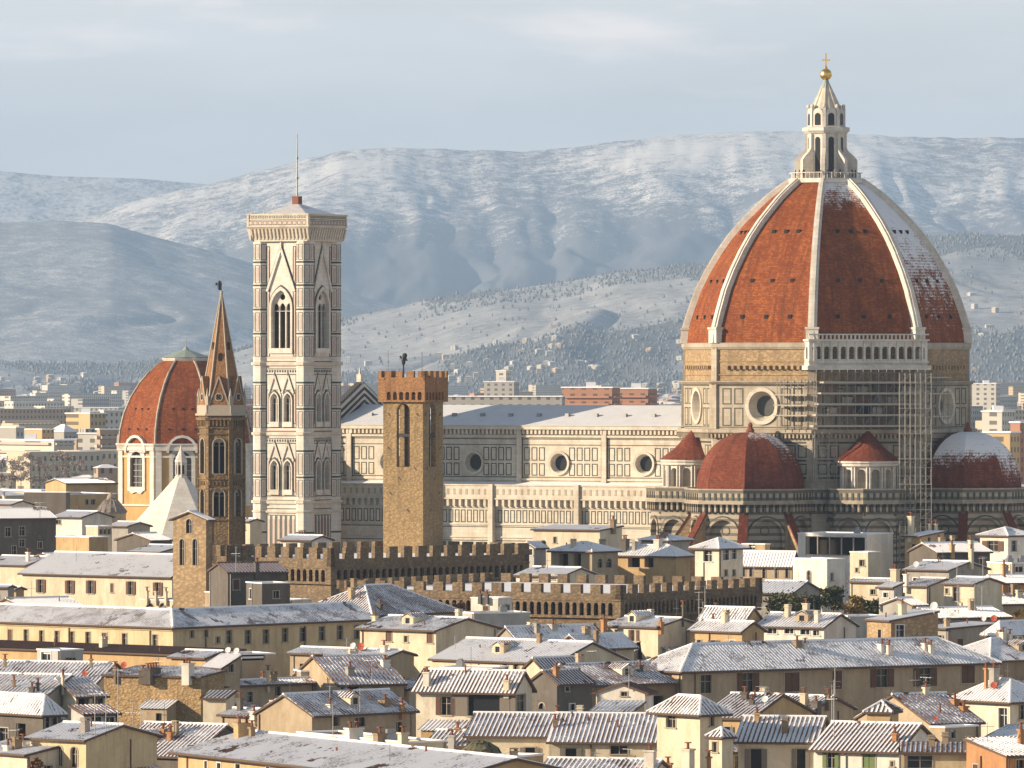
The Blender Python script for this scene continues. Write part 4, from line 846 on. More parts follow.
# ------------------------------------------------------------------ houses
WALLS = {'cream': (0.60, 0.53, 0.40), 'yellow': (0.60, 0.49, 0.31), 'ochre': (0.48, 0.34, 0.18), 'white': (0.70, 0.66, 0.59), 'tan': (0.40, 0.32, 0.22), 'grey': (0.33, 0.31, 0.28),
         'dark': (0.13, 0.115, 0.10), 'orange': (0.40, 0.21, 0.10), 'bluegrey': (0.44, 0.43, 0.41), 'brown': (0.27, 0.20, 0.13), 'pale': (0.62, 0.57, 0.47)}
def wallmat(k): return M_RUB if k == 'rubble' else (M_ROUGH if k == 'stone' else plaster(WALLS[k]))
def roofplane(mb, pts, E, th=0.24, ribs=True, period=0.5, rh=0.09):
    """one tiled slope: pts are its corners, E its eave direction; rows of cover tiles run up the slope"""
    E = E.normalized(); n = (pts[1]-pts[0]).cross(pts[2]-pts[0]); n = n if n.length > 1e-6 else (pts[2]-pts[0]).cross(pts[3]-pts[0]); n.normalize()
    if n.z < 0: n = -n
    S = n.cross(E).normalized(); S = S if S.z >= 0 else -S
    O = pts[0]; q = [((p-O).dot(E), (p-O).dot(S)) for p in pts]; e0, e1 = min(a for a, _ in q), max(a for a, _ in q); m = len(q)
    def span(e):
        vs = []
        for i in range(m):
            (a, b), (c, d) = q[i], q[(i+1) % m]
            if (a-e)*(c-e) <= 1e-12:
                if abs(a-c) < 1e-9: vs += [b, d]
                else: t = (e-a)/(c-a); vs.append(b+(d-b)*min(1, max(0, t)))
        return (min(vs), max(vs)) if vs else None
    br = [(e0, 0.0)]
    if ribs:
        k = math.floor(e0/period)
        while k*period < e1:
            for o_, h in ((0, 0), (.08, rh), (.28, rh), (.38, 0)):
                e = (k+o_/1.0)*period
                if e0+1e-4 < e < e1-1e-4: br.append((e, h))
            k += 1
    br += [(a, 0.0) for a, _ in q if e0+1e-3 < a < e1-1e-3]; br.append((e1, 0.0)); br.sort()
    pr = None
    for e, h in br:
        sp = span(e)
        if sp is None: continue
        cur = (e, sp[0], sp[1], h)
        if pr and cur[0]-pr[0] > 1e-5:
            w_ = lambda c, v: O+E*c[0]+S*v+n*c[3]
            mb.poly([w_(pr, pr[1]), w_(cur, cur[1]), w_(cur, cur[2]), w_(pr, pr[2])], [(pr[0], pr[1]), (cur[0], cur[1]), (cur[0], cur[2]), (pr[0], pr[2])])
        pr = cur
    dn = V(0, 0, -th); return dn
WINC = {'n': 0}
def window(root, fr, u, v, w_, h, st, fl=1):
    d = .32 if st != 'o' else 1.5
    ou = arch(u, v-h/2, w_/2, v+h/2-w_/2) if st == 'a' else rect(u-w_/2, u+w_/2, v-h/2, v+h/2)
    mb = MB(); t = .13
    if st == 'a': archband(mb, fr, [(u+(x-u)*(1+2*t/w_), y+(t if y > v else 0)) for x, y in ou], ou, 0, .06)
    elif st != 'o':
        for a, b, c_, e in ((u-w_/2-t, u-w_/2, v-h/2-t, v+h/2+t), (u+w_/2, u+w_/2+t, v-h/2-t, v+h/2+t), (u-w_/2, u+w_/2, v+h/2, v+h/2+t)): mb.fbox(fr, a, b, c_, e, 0, .05)
        mb.fbox(fr, u-w_/2-t-.08, u+w_/2+t+.08, v-h/2-t, v-h/2, 0, .16)
    if st in 'wdbg' or st == 'a':
        mb.fbox(fr, u-.04, u+.04, v-h/2, v+h/2-.05, -d+.02, -d+.10)
        if h > 1.2: mb.fbox(fr, u-w_/2, u+w_/2, v+h*.12, v+h*.12+.06, -d+.02, -d+.09)
    if st == 'o':
        k = max(1, int(w_/2.2))
        for q in range(k+1): x = u-w_/2+q*w_/k; mb.fbox(fr, x-.09, x+.09, v-h/2, v+h/2, -.35, -.1)
        mb.fbox(fr, u-w_/2, u+w_/2, v-h/2, v-h/2+.12, -.3, .08)
    o = mb.build('window', M_WTRIM if st == 'w' else M_TRIM, root)
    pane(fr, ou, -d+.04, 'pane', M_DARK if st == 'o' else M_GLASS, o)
    if st in 'bBgGy':
        sm = {'b': M_WOOD, 'B': M_WOOD, 'g': M_GRN, 'G': M_GRN, 'y': M_GREY}[st]
        for s in (-1, 1):
            m2 = MB()
            if st in 'BG': a0, a1 = sorted((u+s*.02, u+s*w_/2)); w0 = -.12
            else: a0, a1 = sorted((u+s*w_/2, u+s*w_)); w0 = .06
            m2.fbox(fr, a0, a1, v-h/2, v+h/2, w0, w0+.06)
            for q in range(max(3, int(h/.22))): m2.fbox(fr, a0+.06, a1-.06, v-h/2+.06+q*.22, v-h/2+.17+q*.22, w0+.06, w0+.09)
            m2.build('shutter', sm, o)
    return ou, d
HOUSES = []
def H(label, px, py, D, xl, xr, a=50, roof='gL', rise=None, wall='cream', dL=None, dR=None, snow=.62, win=(), ov=.5, chim=(), ant=(), dish=(), cat='house', name='house', group=None, rwall=None, anchor='C', extra=None):
    """house whose near corner stands behind pixel (px, py = eave) at distance D; a = angle of its right face; xl, xr = picture columns where its two faces end"""
    C = at(px, py, D); h = C.z; C = V(C.x, C.y, 0); uL, uR = axes(a)
    L = dL or hitline(xl, C, uL); W = dR or hitline(xr, C, uR)
    root = empty(name, C, 0, label, cat, group); HOUSES.append((label, C, uL, uR, L, W, h))
    rise = rise*.70 if rise is not None else min(2.3, .22*(W if roof in ('gL', 'shedL') else L if roof in ('gR', 'shedR') else min(L, W))*(.5 if roof[0] in 'gh' else .6))
    fL = Fr((0, 0, 0), uL, -uR); fR = Fr((0, 0, 0), uR, -uL); bL = Fr(uL*L, uR, uL); bR = Fr(uR*W, uL, uR)
    def zr(p, q):
        p_, q_ = p/L, q/W
        if roof == 'gL': return h+rise*(1-abs(q_-.5)*2)
        if roof == 'gR': return h+rise*(1-abs(p_-.5)*2)
        if roof == 'hip': m = min(L, W)/2; return h+rise*min(p, q, L-p, W-q)/m
        if roof == 'shedL': return h+rise*q_
        if roof == 'shedR': return h+rise*p_
        return h
    oL = [(0, 0), (L, 0), (L, zr(L, 0))]; oR = [(0, 0), (W, 0), (W, zr(0, W))]; oB = [(0, 0), (W, 0), (W, zr(L, W))]; oBR = [(0, 0), (L, 0), (L, zr(L, W))]
    if roof == 'gR': oL.append((L/2, h+rise)); oBR.append((L/2, h+rise))
    if roof == 'gL': oR.append((W/2, h+rise)); oB.append((W/2, h+rise))
    oL.append((0, zr(0, 0))); oR.append((0, zr(0, 0))); oB.append((0, zr(L, 0))); oBR.append((0, zr(0, W)))
    hol = {'L': [], 'R': []}; rc = root.location
    for wi in win:
        f, wx, wy, ww, wh, st = wi; fr = fL if f == 'L' else fR
        d = V((wx-512)/F, 1, 0); t = C.dot(fr.n)/d.dot(fr.n); u = (d*t-C).dot(fr.u); v = CH-(wy-YH)*t/F
        w_m = ww*t/F/max(.25, abs(fr.n.y)); h_m = wh*t/F; lim = L if f == 'L' else W
        if u-w_m/2 < .1 or u+w_m/2 > lim-.1: continue
        ou, dd = window(root, fr, u, v, w_m, h_m, st); hol[f].append((ou, dd))
    r2 = random.Random(int(px*13+py*29))
    if D < 1200 and not any(x in label for x in ('plain', 'bare', 'windowless', 'blank', 'open', 'arch', 'loggia', 'row')):
        for k, lim in (('L', L), ('R', W)):
            if hol[k] or lim < 3.2 or (k == 'R' and roof == 'gL') or (k == 'L' and roof == 'gR' and r2.random() < .5): continue
            n_ = min(4, int(lim/r2.uniform(2.6, 4.2)))
            for q in range(n_):
                if r2.random() < .2: continue
                ou, dd = window(root, fL if k == 'L' else fR, lim*(q+.5)/n_+r2.uniform(-.3, .3), h-r2.uniform(1.5, 1.9), r2.uniform(.7, 1.0), r2.uniform(1.0, 1.5), r2.choice('ddBbyw')); hol[k].append((ou, dd))
    mb = MB()
    for fr, ol, k in ((fL, oL, 'L'), (fR, oR, 'R'), (bL, oB, ''), (bR, oBR, '')):
        hs = hol.get(k, []); mb.wall(fr, ol, [x for x, _ in hs], max([x for _, x in hs] or [.3]))
    if rwall: pass
    mb.build('wall', wallmat(wall), root)
    rm = MB(); g = ov*.55; und = MB()
    def pq(p, q, dz=0):
        k = rise/(W/2 if roof == 'gL' else L/2 if roof == 'gR' else min(L, W)/2 if roof == 'hip' else 1)
        return uL*p+uR*q+V(0, 0, dz)
    pl = []
    if roof == 'gL':
        k = rise/(W/2); e = h-k*ov+.22; r = h+rise+.22
        pl = [([pq(-g, -ov, e), pq(L+g, -ov, e), pq(L+g, W/2, r), pq(-g, W/2, r)], uL), ([pq(-g, W+ov, e), pq(L+g, W+ov, e), pq(L+g, W/2, r), pq(-g, W/2, r)], uL)]
    elif roof == 'gR':
        k = rise/(L/2); e = h-k*ov+.22; r = h+rise+.22
        pl = [([pq(-ov, -g, e), pq(-ov, W+g, e), pq(L/2, W+g, r), pq(L/2, -g, r)], uR), ([pq(L+ov, -g, e), pq(L+ov, W+g, e), pq(L/2, W+g, r), pq(L/2, -g, r)], uR)]
    elif roof == 'hip':
        m = min(L, W)/2; k = rise/m; e = h-k*ov+.22; r = h+rise+.22; A, B, C_, D_ = pq(-ov, -ov, e), pq(L+ov, -ov, e), pq(L+ov, W+ov, e), pq(-ov, W+ov, e)
        if L >= W: r0, r1 = pq(m, m, r), pq(L-m, m, r); pl = [([A, B, r1, r0], uL), ([D_, C_, r1, r0], uL), ([A, D_, r0], uR), ([B, C_, r1], uR)]
        else: r0, r1 = pq(m, m, r), pq(m, W-m, r); pl = [([A, D_, r1, r0], uR), ([B, C_, r1, r0], uR), ([A, B, r0], uL), ([D_, C_, r1], uL)]
    elif roof == 'shedL':
        k = rise/W; pl = [([pq(-g, -ov, h-k*ov+.22), pq(L+g, -ov, h-k*ov+.22), pq(L+g, W+g, h+rise+k*g+.22), pq(-g, W+g, h+rise+k*g+.22)], uL)]
    elif roof == 'shedR':
        k = rise/L; pl = [([pq(-ov, -g, h-k*ov+.22), pq(-ov, W+g, h-k*ov+.22), pq(L+g, W+g, h+rise+k*g+.22), pq(L+g, -g, h+rise+k*g+.22)], uR)]
    if roof == 'flat':
        rm.hexa([pq(.25, .25, h-.6), pq(.25, W-.25, h-.6), pq(L-.25, W-.25, h-.6), pq(L-.25, .25, h-.6), pq(.25, .25, h-.35), pq(.25, W-.25, h-.35), pq(L-.25, W-.25, h-.35), pq(L-.25, .25, h-.35)])
        for (p0, p1, q0, q1) in ((-.08, L+.08, -.08, .3), (-.08, L+.08, W-.3, W+.08), (-.08, .3, .3, W-.3), (L-.3, L+.08, .3, W-.3)): und.hexa([pq(p0, q0, h-.12), pq(p0, q1, h-.12), pq(p1, q1, h-.12), pq(p1, q0, h-.12), pq(p0, q0, h+.06), pq(p0, q1, h+.06), pq(p1, q1, h+.06), pq(p1, q0, h+.06)])
        ro = rm.build('roof', M_SNOW, root); und.build('coping', M_SNOW, ro)
    else:
        for pts, E in pl:
            roofplane(rm, pts, E); b_ = [p-V(0, 0, .22) for p in pts]
            und.poly(b_)
            for i in range(len(pts)):
                j = (i+1) % len(pts)
                if roof in ('shedL', 'shedR') or not (pts[i].z > h+rise*.9 and pts[j].z > h+rise*.9): und.poly([pts[i]+V(0, 0, .02), pts[j]+V(0, 0, .02), b_[j], b_[i]])
            # gutter along the eave
            und.tube(pts[0]-V(0, 0, .14), pts[1]-V(0, 0, .14), .11, n=5)
        ro = rm.build('roof', M_TILE, root); ro['snow'] = snow; und.build('eaves', M_EAVE, ro)
        rg = MB()
        if roof in ('gL', 'gR', 'hip'):
            t0 = pl[0][0]; rg.tube(t0[2]+V(0, 0, .05), t0[3]+V(0, 0, .05), .17, n=6)
            if roof == 'hip':
                for a_, b_ in ((t0[0], t0[3]), (t0[1], t0[2]), (pl[1][0][0], pl[1][0][3]), (pl[1][0][1], pl[1][0][2])): rg.tube(a_+V(0, 0, .05), b_+V(0, 0, .05), .15, n=6)
        if rg.v: o = rg.build('ridge_tile', M_TILE, ro); o['snow'] = snow+.15
    def onroof(qx, qy):
        k = (qx-512)/F; m = -(qy-YH)/F; best = None
        for i in range(400):
            t = C.y-2+(L+W+4)*i/400; X = V(k*t, t, 0)-C; p, q = X.dot(uL), X.dot(uR)
            if -.3 <= p <= L+.3 and -.3 <= q <= W+.3:
                zz = zr(min(L, max(0, p)), min(W, max(0, q)))+.1
                if CH+m*t <= zz: return V(X.x, X.y, zz), t
                best = (V(X.x, X.y, zz), t)
        return best or (uL*L/2+uR*W/2+V(0, 0, h+rise), C.y)
    for c in chim:
        cx, cy, cw, chh, st = c; b, t = onroof(cx, cy); s = t/F; w_ = cw*s/2*.8; hh = chh*s; m = MB(); f = Fr((b.x, b.y, 0), uR, -uL)
        m.fbox(f, -w_, w_, b.z-1.0, b.z+hh, -min(w_, .5), min(w_, .5)); m.fbox(f, -w_-.1, w_+.1, b.z+hh-.18, b.z+hh, -min(w_, .5)-.1, min(w_, .5)+.1)
        o = m.build('chimney', wallmat(st) if st in WALLS else M_TERRA, ro); m = MB(); k = max(1, int(w_*2/.6))
        for q in range(k): x = -w_+(q+.5)*2*w_/k; p0 = f.p(x, b.z+hh); m.tube(p0, p0+V(0, 0, .55), .16, .13, 6); m.fbox(f, x-.26, x+.26, b.z+hh+.55, b.z+hh+.65, -.26, .26)
        m.build('chimney_pot', M_TERRA, o)
    for c in ant:
        b, t = onroof(c[0], c[1]); hh = c[2]*t/F; m = MB(); m.tube(b-V(0, 0, .3), b+V(0, 0, hh), .05, .04, 5)
        r = random.Random(int(c[0]*7+c[1]))
        for q in range(2):
            zz = hh*(.97-.25*q); an = r.uniform(0, 3.1); e = V(math.cos(an), math.sin(an), 0); ln = r.uniform(.5, 1.0); m.tube(b+e*-ln+V(0, 0, zz), b+e*ln+V(0, 0, zz), .028, n=4)
            n_ = V(-e.y, e.x, 0)
            for j in range(5): x = -ln+j*ln/2; l2 = .34-.03*j; m.tube(b+e*x-n_*l2+V(0, 0, zz), b+e*x+n_*l2+V(0, 0, zz), .02, n=4)
        m.build('antenna', M_METAL, ro)
    for c in dish:
        b, t = onroof(c[0], c[1]+c[2]*.5); s = t/F; r = c[2]*s/2; m = MB(); cz = b+V(0, 0, c[2]*s*.9); di = V(-.35, -.85, .40).normalized(); a_ = di.orthogonal().normalized(); b2 = di.cross(a_); n = 14; rings = []
        for rr, dd in ((0.02, 0), (.5, .05), (1, .2)): rings.append([cz+(a_*math.cos(2*math.pi*i/n)+b2*math.sin(2*math.pi*i/n))*r*rr+di*dd*r for i in range(n)])
        for A, B in zip(rings, rings[1:]):
            for i in range(n): m.poly([A[i], A[(i+1) % n], B[(i+1) % n], B[i]])
        m.tube(cz, cz+di*r*.9, .03, n=4); m.tube(b-V(0, 0, .3), cz, .05, n=5); m.build('satellite_dish', M_DISHR if c[3] == 'r' else M_DISHW, ro)
    r = random.Random(int(px*31+py*17))
    big = L*W > 40 and D < 1180
    if big and roof != 'flat':
        for q in range(r.randint(2, 4)):
            p, q_ = r.uniform(.12, .88)*L, r.uniform(.15, .85)*W; b = uL*p+uR*q_+V(0, 0, zr(p, q_)+.1); m = MB(); k = r.random(); f = Fr((b.x, b.y, 0), uR, -uL)
            if k < .45: m.tube(b-V(0, 0, .4), b+V(0, 0, r.uniform(.5, 1.2)), .11, .11, 6); m.build('vent_pipe', M_TERRA if r.random() < .5 else M_METAL, ro)
            elif k < .75:
                w_ = r.uniform(.25, .55); hh = r.uniform(.8, 1.5); m.fbox(f, -w_, w_, b.z-.8, b.z+hh, -.3, .3); m.fbox(f, -w_-.1, w_+.1, b.z+hh, b.z+hh+.12, -.4, .4); m.fbox(f, -w_-.05, w_+.05, b.z+hh+.3, b.z+hh+.42, -.35, .35)
                for s_ in (-1, 1): m.fbox(f, *sorted((s_*w_, s_*(w_-.12))), b.z+hh+.12, b.z+hh+.3, -.3, .3)
                m.build('chimney', wallmat(r.choice(['cream', 'tan', 'grey', 'white', 'brown'])), ro)
            else: m.tube(b-V(0, 0, .3), b+V(0, 0, r.uniform(1.8, 3.2)), .045, .035, 4); zt = b+V(0, 0, 1.7); e = V(r.uniform(-1, 1), r.uniform(-1, 1), 0).normalized(); m.tube(zt-e*.7, zt+e*.7, .03, n=4); [m.tube(zt+e*x-V(-e.y, e.x, 0)*.3, zt+e*x+V(-e.y, e.x, 0)*.3, .02, n=4) for x in (-.6, -.3, 0, .3, .6)]; m.build('antenna', M_METAL, ro)
    elif big:
        for q in range(r.randint(1, 2)):
            p, q_ = r.uniform(.25, .75)*L, r.uniform(.25, .75)*W; m = MB(); f = Fr(uL*p+uR*q_, uR, -uL); m.fbox(f, -.5, .5, h-.4, h+r.uniform(.3, .9), -.4, .4); m.fbox(f, -.3, .3, h-.3, h+1.0, -.2, .25); m.build('roof_vent', M_METAL, ro)
    if big and D < 1010 and roof != 'flat' and min(L, W) > 4:
        for f, w_, k in ((fL, L, 'L'), (fR, W, 'R')):
            if w_ < 5.5 or r.random() < .35: continue
            low = min([min(y for _, y in x) for x, _ in hol[k]] or [h-1.5]); top = min(h-2.7, low-.35)-r.uniform(0, .8); wd = min(w_*.8, r.uniform(3.0, 6.5)); u0 = r.uniform(.05, .95)*(w_-wd); dp = r.uniform(2.2, 4.0); dr = .28*dp
            m = MB(); g = Fr(f.p(0, 0, dp), f.u, f.n); hs = [rect(u0+wd*.3-.4, u0+wd*.3+.4, top-dr-1.7, top-dr-.6)]
            m.wall(g, rect(u0, u0+wd, 0, top-dr), hs, .25)
            for s_ in (u0, u0+wd): m.wall(Fr(f.p(s_, 0, 0), f.n, f.u), [(0, 0), (dp, 0), (dp, top-dr), (0, top)])
            o = m.build('lean_to', wallmat(r.choice([wall if wall in WALLS else 'tan', 'cream', 'tan', 'grey', 'pale', 'ochre'])), root); pane(g, hs[0], -.22, 'pane', M_GLASS, o)
            m = MB(); roofplane(m, [f.p(u0-.3, top-dr-.03, dp+.4), f.p(u0+wd+.3, top-dr-.03, dp+.4), f.p(u0+wd+.3, top+.22, -.05), f.p(u0-.3, top+.22, -.05)], f.u); o2 = m.build('lean_to_roof', M_TILE, o); o2['snow'] = r.uniform(.55, .9)
    if big and D < 1010 and roof in ('gL', 'gR', 'hip') and r.random() < .45:
        f, w_, dep = (fL, L, W) if roof == 'gL' or (roof == 'hip' and L > W) else (fR, W, L)
        if w_ > 7 and dep > 5:
            u = r.uniform(.3, .7)*w_; q_ = dep*.16; zb = h+rise*q_/(dep/2); g = Fr(f.p(0, 0, -q_), f.u, f.n); hw_ = r.uniform(.7, 1.1); m = MB()
            m.wall(g, [(u-hw_, zb-.3), (u+hw_, zb-.3), (u+hw_, zb+1.15), (u, zb+1.6), (u-hw_, zb+1.15)], [rect(u-.4, u+.4, zb+.35, zb+1.1)], .2)
            for s_ in (u-hw_, u+hw_): m.wall(Fr(g.p(s_, 0, 0), -g.n, g.u), [(0, zb-.3), (3.0, zb-.3), (3.0, zb+1.15), (0, zb+1.15)])
            o = m.build('dormer', wallmat(r.choice(['cream', 'tan', 'pale'])), ro); pane(g, rect(u-.4, u+.4, zb+.35, zb+1.1), -.18, 'pane', M_GLASS, None) if False else None
            m = MB()
            for s_ in (-1, 1): roofplane(m, [g.p(u+s_*(hw_+.25), zb+1.12, .3), g.p(u+s_*(hw_+.25), zb+1.12, -3.2), g.p(u, zb+1.78, -3.2), g.p(u, zb+1.78, .3)], g.n)
            o2 = m.build('dormer_roof', M_TILE, ro); o2['snow'] = r.uniform(.5, .8)
            m = MB(); m.prism(g, rect(u-.4, u+.4, zb+.35, zb+1.1), -.2, -.14); m.build('dormer_window', M_GLASS, ro)
    if D < 1100:
        for f, w_ in ((fL, L), (fR, W)):
            if w_ > 4 and r.random() < .75: m = MB(); u = w_*r.choice([.04, .96, .62]); m.tube(f.p(u, 0, .1), f.p(u, h-.1, .1), .07, n=5); m.build('drainpipe', M_WOOD if r.random() < .6 else M_METAL, root)
    return dict(root=root, C=C, uL=uL, uR=uR, L=L, W=W, h=h, fL=fL, fR=fR, rise=rise)

# long yellow building with two wings meeting at a corner
def two_wing():
    D = 940; C = at(173, 627, D); h = C.z; C = V(C.x, C.y, 0); uL, uR = axes(49); L, W = hitline(-70, C, uL), hitline(374, C, uR); d = 9.0; r = 1.9; ov = .6
    root = empty('long_house', C, 0, 'long yellow two-winged building with a row of narrow windows and snowy roof', 'house')
    fL = Fr((0, 0, 0), uL, -uR); fR = Fr((0, 0, 0), uR, -uL); hol = {'L': [], 'R': []}
    for f, ws in (('L', [(10, 636, 4.5, 13), (26, 636, 4.5, 13), (41.5, 637, 4.5, 13), (57, 637.5, 4.5, 13), (72, 638, 4.5, 13), (88, 638.5, 5, 13), (104.5, 639.5, 5, 13), (124.5, 640, 5, 13), (155, 641.5, 5, 13.5)]),
                  ('R', [(192, 634, 3.5, 7), (206, 633.5, 3.5, 7), (218, 640, 3.5, 6), (229, 637, 5, 13), (248, 637, 5.5, 13.5), (266, 636.5, 5.5, 13.5), (285, 635, 5.5, 13.5), (303, 634.5, 5.5, 13.5), (322, 633.5, 5.5, 13.5), (340, 632.5, 5.5, 13.5), (357, 632, 5.5, 13.5)])):
        fr = fL if f == 'L' else fR
        for wx, wy, ww, wh in ws:
            q = V((wx-512)/F, 1, 0); t = C.dot(fr.n)/q.dot(fr.n); u = (q*t-C).dot(fr.u); v = CH-(wy-YH)*t/F
            hol[f].append(window(root, fr, u, v, ww*t/F/abs(fr.n.y), wh*t/F, random.choice('ddBd')))
    mb = MB()
    mb.wall(fL, rect(0, L, 0, h), [x for x, _ in hol['L']], .32); mb.wall(fR, rect(0, W, 0, h), [x for x, _ in hol['R']], .32)
    mb.wall(Fr(uL*L, uR, uL), [(0, 0), (d, 0), (d, h), (d/2, h+r), (0, h)]); mb.wall(Fr(uR*W, uL, uR), [(0, 0), (d, 0), (d, h), (d/2, h+r), (0, h)])
    mb.wall(Fr(uR*d, uL, uR), rect(d, L, 0, h)); mb.wall(Fr(uL*d, uR, uL), rect(d, W, 0, h))
    for f, W_ in ((fL, L), (fR, W)):
        mb.fbox(f, 0, W_, h-.55, h-.1, 0, .22)
    mb.build('wall', wallmat('yellow'), root)
    pq = lambda p, q, z: uL*p+uR*q+V(0, 0, z)
    e, t, b = h+.1, h+r+.2, .25; rm, un = MB(), MB(); k = 2*r/d
    E0 = h-k*ov+.2
    for pts, E in (([pq(-ov, -ov, E0), pq(L+.4, -ov, E0), pq(L+.4, d/2, t), pq(d/2, d/2, t)], uL), ([pq(-ov, -ov, E0), pq(-ov, W+.4, E0), pq(d/2, W+.4, t), pq(d/2, d/2, t)], uR),
                   ([pq(d+ov, d+ov, E0), pq(L+.4, d+ov, E0), pq(L+.4, d/2, t), pq(d/2, d/2, t)], uL), ([pq(d+ov, d+ov, E0), pq(d+ov, W+.4, E0), pq(d/2, W+.4, t), pq(d/2, d/2, t)], uR)):
        roofplane(rm, pts, E); bb = [p-V(0, 0, .22) for p in pts]; un.poly(bb)
        for i in (0, 1): un.poly([pts[i], pts[i+1], bb[i+1], bb[i]])
        un.tube(pts[0]-V(0, 0, .14), pts[1]-V(0, 0, .14), .13, n=5)
    ro = rm.build('roof', M_TILE, root); ro['snow'] = .74; un.build('eaves', M_EAVE, ro)
    rg = MB(); c_ = pq(d/2, d/2, t+.05); rg.tube(c_, pq(L+.4, d/2, t+.05), .18); rg.tube(c_, pq(d/2, W+.4, t+.05), .18); rg.tube(c_, pq(-ov, -ov, E0+.08), .18); o = rg.build('ridge_tile', M_TILE, ro); o['snow'] = .75
    mb = MB()
    for u in (19.5,): mb.tube(fL.p(u, 0, .12), fL.p(u, h-.3, .12), .08, n=5)
    mb.tube(fL.p(4.2, 0, .12), fL.p(4.2, h-.3, .12), .08, n=5); mb.tube(fR.p(6.3, 0, .12), fR.p(6.3, h-.3, .12), .08, n=5); mb.tube(fR.p(26, 0, .12), fR.p(26, h-.3, .12), .08, n=5); mb.build('drainpipe', M_WOOD, root)
two_wing()

# ---- front row
def from_left(px, py, D, a, L):      # corner point when the left end of the left face is known
    P_ = at(px, py, D); uL, _ = axes(a); Q = P_-uL*L; return 512+F*Q.x/Q.y, YH+(CH-Q.z)*F/Q.y, Q.y
cx, cy, cD = from_left(178, 752, 690, 29, 55)
H('wide low ochre house with a broad snow blanket roof at the bottom edge', cx, cy, cD, 176, 0, 29, 'gL', 2.4, 'ochre', dL=55, dR=15, snow=.82, ov=.9, chim=[(243, 738, 20, 15, 'ochre'), (252, 738, 6, 11, 'brown')], win=[('L', 206, 765, 3, 8, 'w'), ('L', 219, 767, 4, 8, 'w'), ('L', 238, 768, 5, 8, 'w'), ('L', 268, 771, 4, 8, 'w')])
H('long low cream parapet block with chimneys behind the broad snow blanket roof', 404, 742, 712, 297, 412, 30, 'flat', 0, 'cream', dR=5, chim=[(354, 738, 20, 9, 'white'), (380, 741, 13, 6, 'brown'), (403, 748, 10, 9, 'cream')], ant=[(333, 740, 30)])
H('plain orange walled terrace block at the bottom edge beside the broad snow blanket roof', 512, 757, 665, 481, 516, 60, 'flat', 0, 'ochre', dR=6)
H('yellow chapel-like house with arched windows and a plain blank gable', 86, 741, 735, 30, 157, 52, 'gL', None, 'yellow', snow=.85, ov=.6, ant=[(118, 735, 60), (95, 745, 45), (106, 742, 40)], win=[('L', 46, 756, 7, 20, 'a'), ('L', 59, 756, 7, 20, 'a'), ('L', 74, 757, 7, 20, 'a')])
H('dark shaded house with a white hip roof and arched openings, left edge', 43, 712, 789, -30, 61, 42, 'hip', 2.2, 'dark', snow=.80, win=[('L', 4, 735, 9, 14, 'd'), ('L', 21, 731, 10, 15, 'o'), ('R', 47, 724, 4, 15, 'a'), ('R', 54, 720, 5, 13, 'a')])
H('low snow covered lean-to with two white chimneys below the dark shaded house', 27, 756, 735, -30, 40, 40, 'shedL', 1.2, 'pale', dR=5, snow=.85, chim=[(8, 752, 9, 7, 'white'), (23, 748, 5, 8, 'white')])
H('small house with a dark loggia and pipes on its lit cream flank', 76, 697, 838, 48, 106, 32, 'gR', 2.5, 'cream', dL=9.5, snow=.60, win=[('R', 84, 703, 11, 10, 'o'), ('R', 98, 703, 10, 9, 'd'), ('L', 61, 700, 4, 7, 'd')], chim=[(63, 690, 3, 12, 'cream')])
H('glazed lean-to in front of the rubble stone wall', 84, 715, 800, 74, 118, 25, 'shedR', 1.0, 'bluegrey', dL=4, snow=.55, win=[('R', 95, 721, 12, 8, 'w'), ('R', 110, 721, 8, 8, 'w')])
H('house with a wide roof of white and dark tile stripes at the left edge', 96, 684, 893, -40, 100, 70, 'gL', 3.2, 'cream', dL=26, dR=12, snow=.66, dish=[(85, 676, 6, 'r')], chim=[(5, 668, 3, 9, 'brown'), (78, 662, 3, 10, 'brown'), (91, 668, 3, 9, 'brown')])
H('blue shaded roof at the left edge in front of the striped tile roof', 49, 694, 838, -30, 56, 66, 'gL', 2.6, 'grey', dR=11, snow=.70, chim=[(14, 688, 3, 8, 'brown'), (38, 692, 3, 9, 'dark'), (32, 694, 6, 6, 'dark')])
H('windowless rubble stone house with a big bare lit wall and a white chimney block', 201, 678, 862, 104, 207, 66, 'shedL', 1.0, 'rubble', dR=9, snow=.7, ov=.35, chim=[(188, 677, 16, 14, 'white'), (152, 676, 30, 8, 'dark'), (143, 676, 8, 6, 'dark'), (115, 677, 3, 9, 'brown')], dish=[(124, 668, 7, 'r')])
H('long house with a ragged snowy roof and pale gable beside the rubble wall', 219, 687, 868, 201, 316, 42, 'gR', None, 'tan', snow=.72, win=[('R', 250, 697, 5, 10, 'd'), ('R', 278, 691, 6, 9, 'd'), ('R', 235, 697, 4, 9, 'd')], chim=[(263, 680, 3, 6, 'brown'), (268, 700, 3, 14, 'cream')], ant=[(226, 680, 20)], dish=[(203, 694, 6, 'r')])
H('tiny lean-to of few tile rows at the foot of the pale gable', 226, 699, 832, 203, 230, 75, 'shedL', .9, 'cream', dR=3.5, snow=.5)
H('house with a long blue shadowed roof ending in a bare tan gable', 284, 718, 815, 221, 311, 50, 'gL', None, 'tan', snow=.72, chim=[(240, 712, 6, 14, 'dark'), (293, 706, 6, 6, 'brown'), (254, 716, 8, 5, 'white')], ant=[(276, 720, 18)])
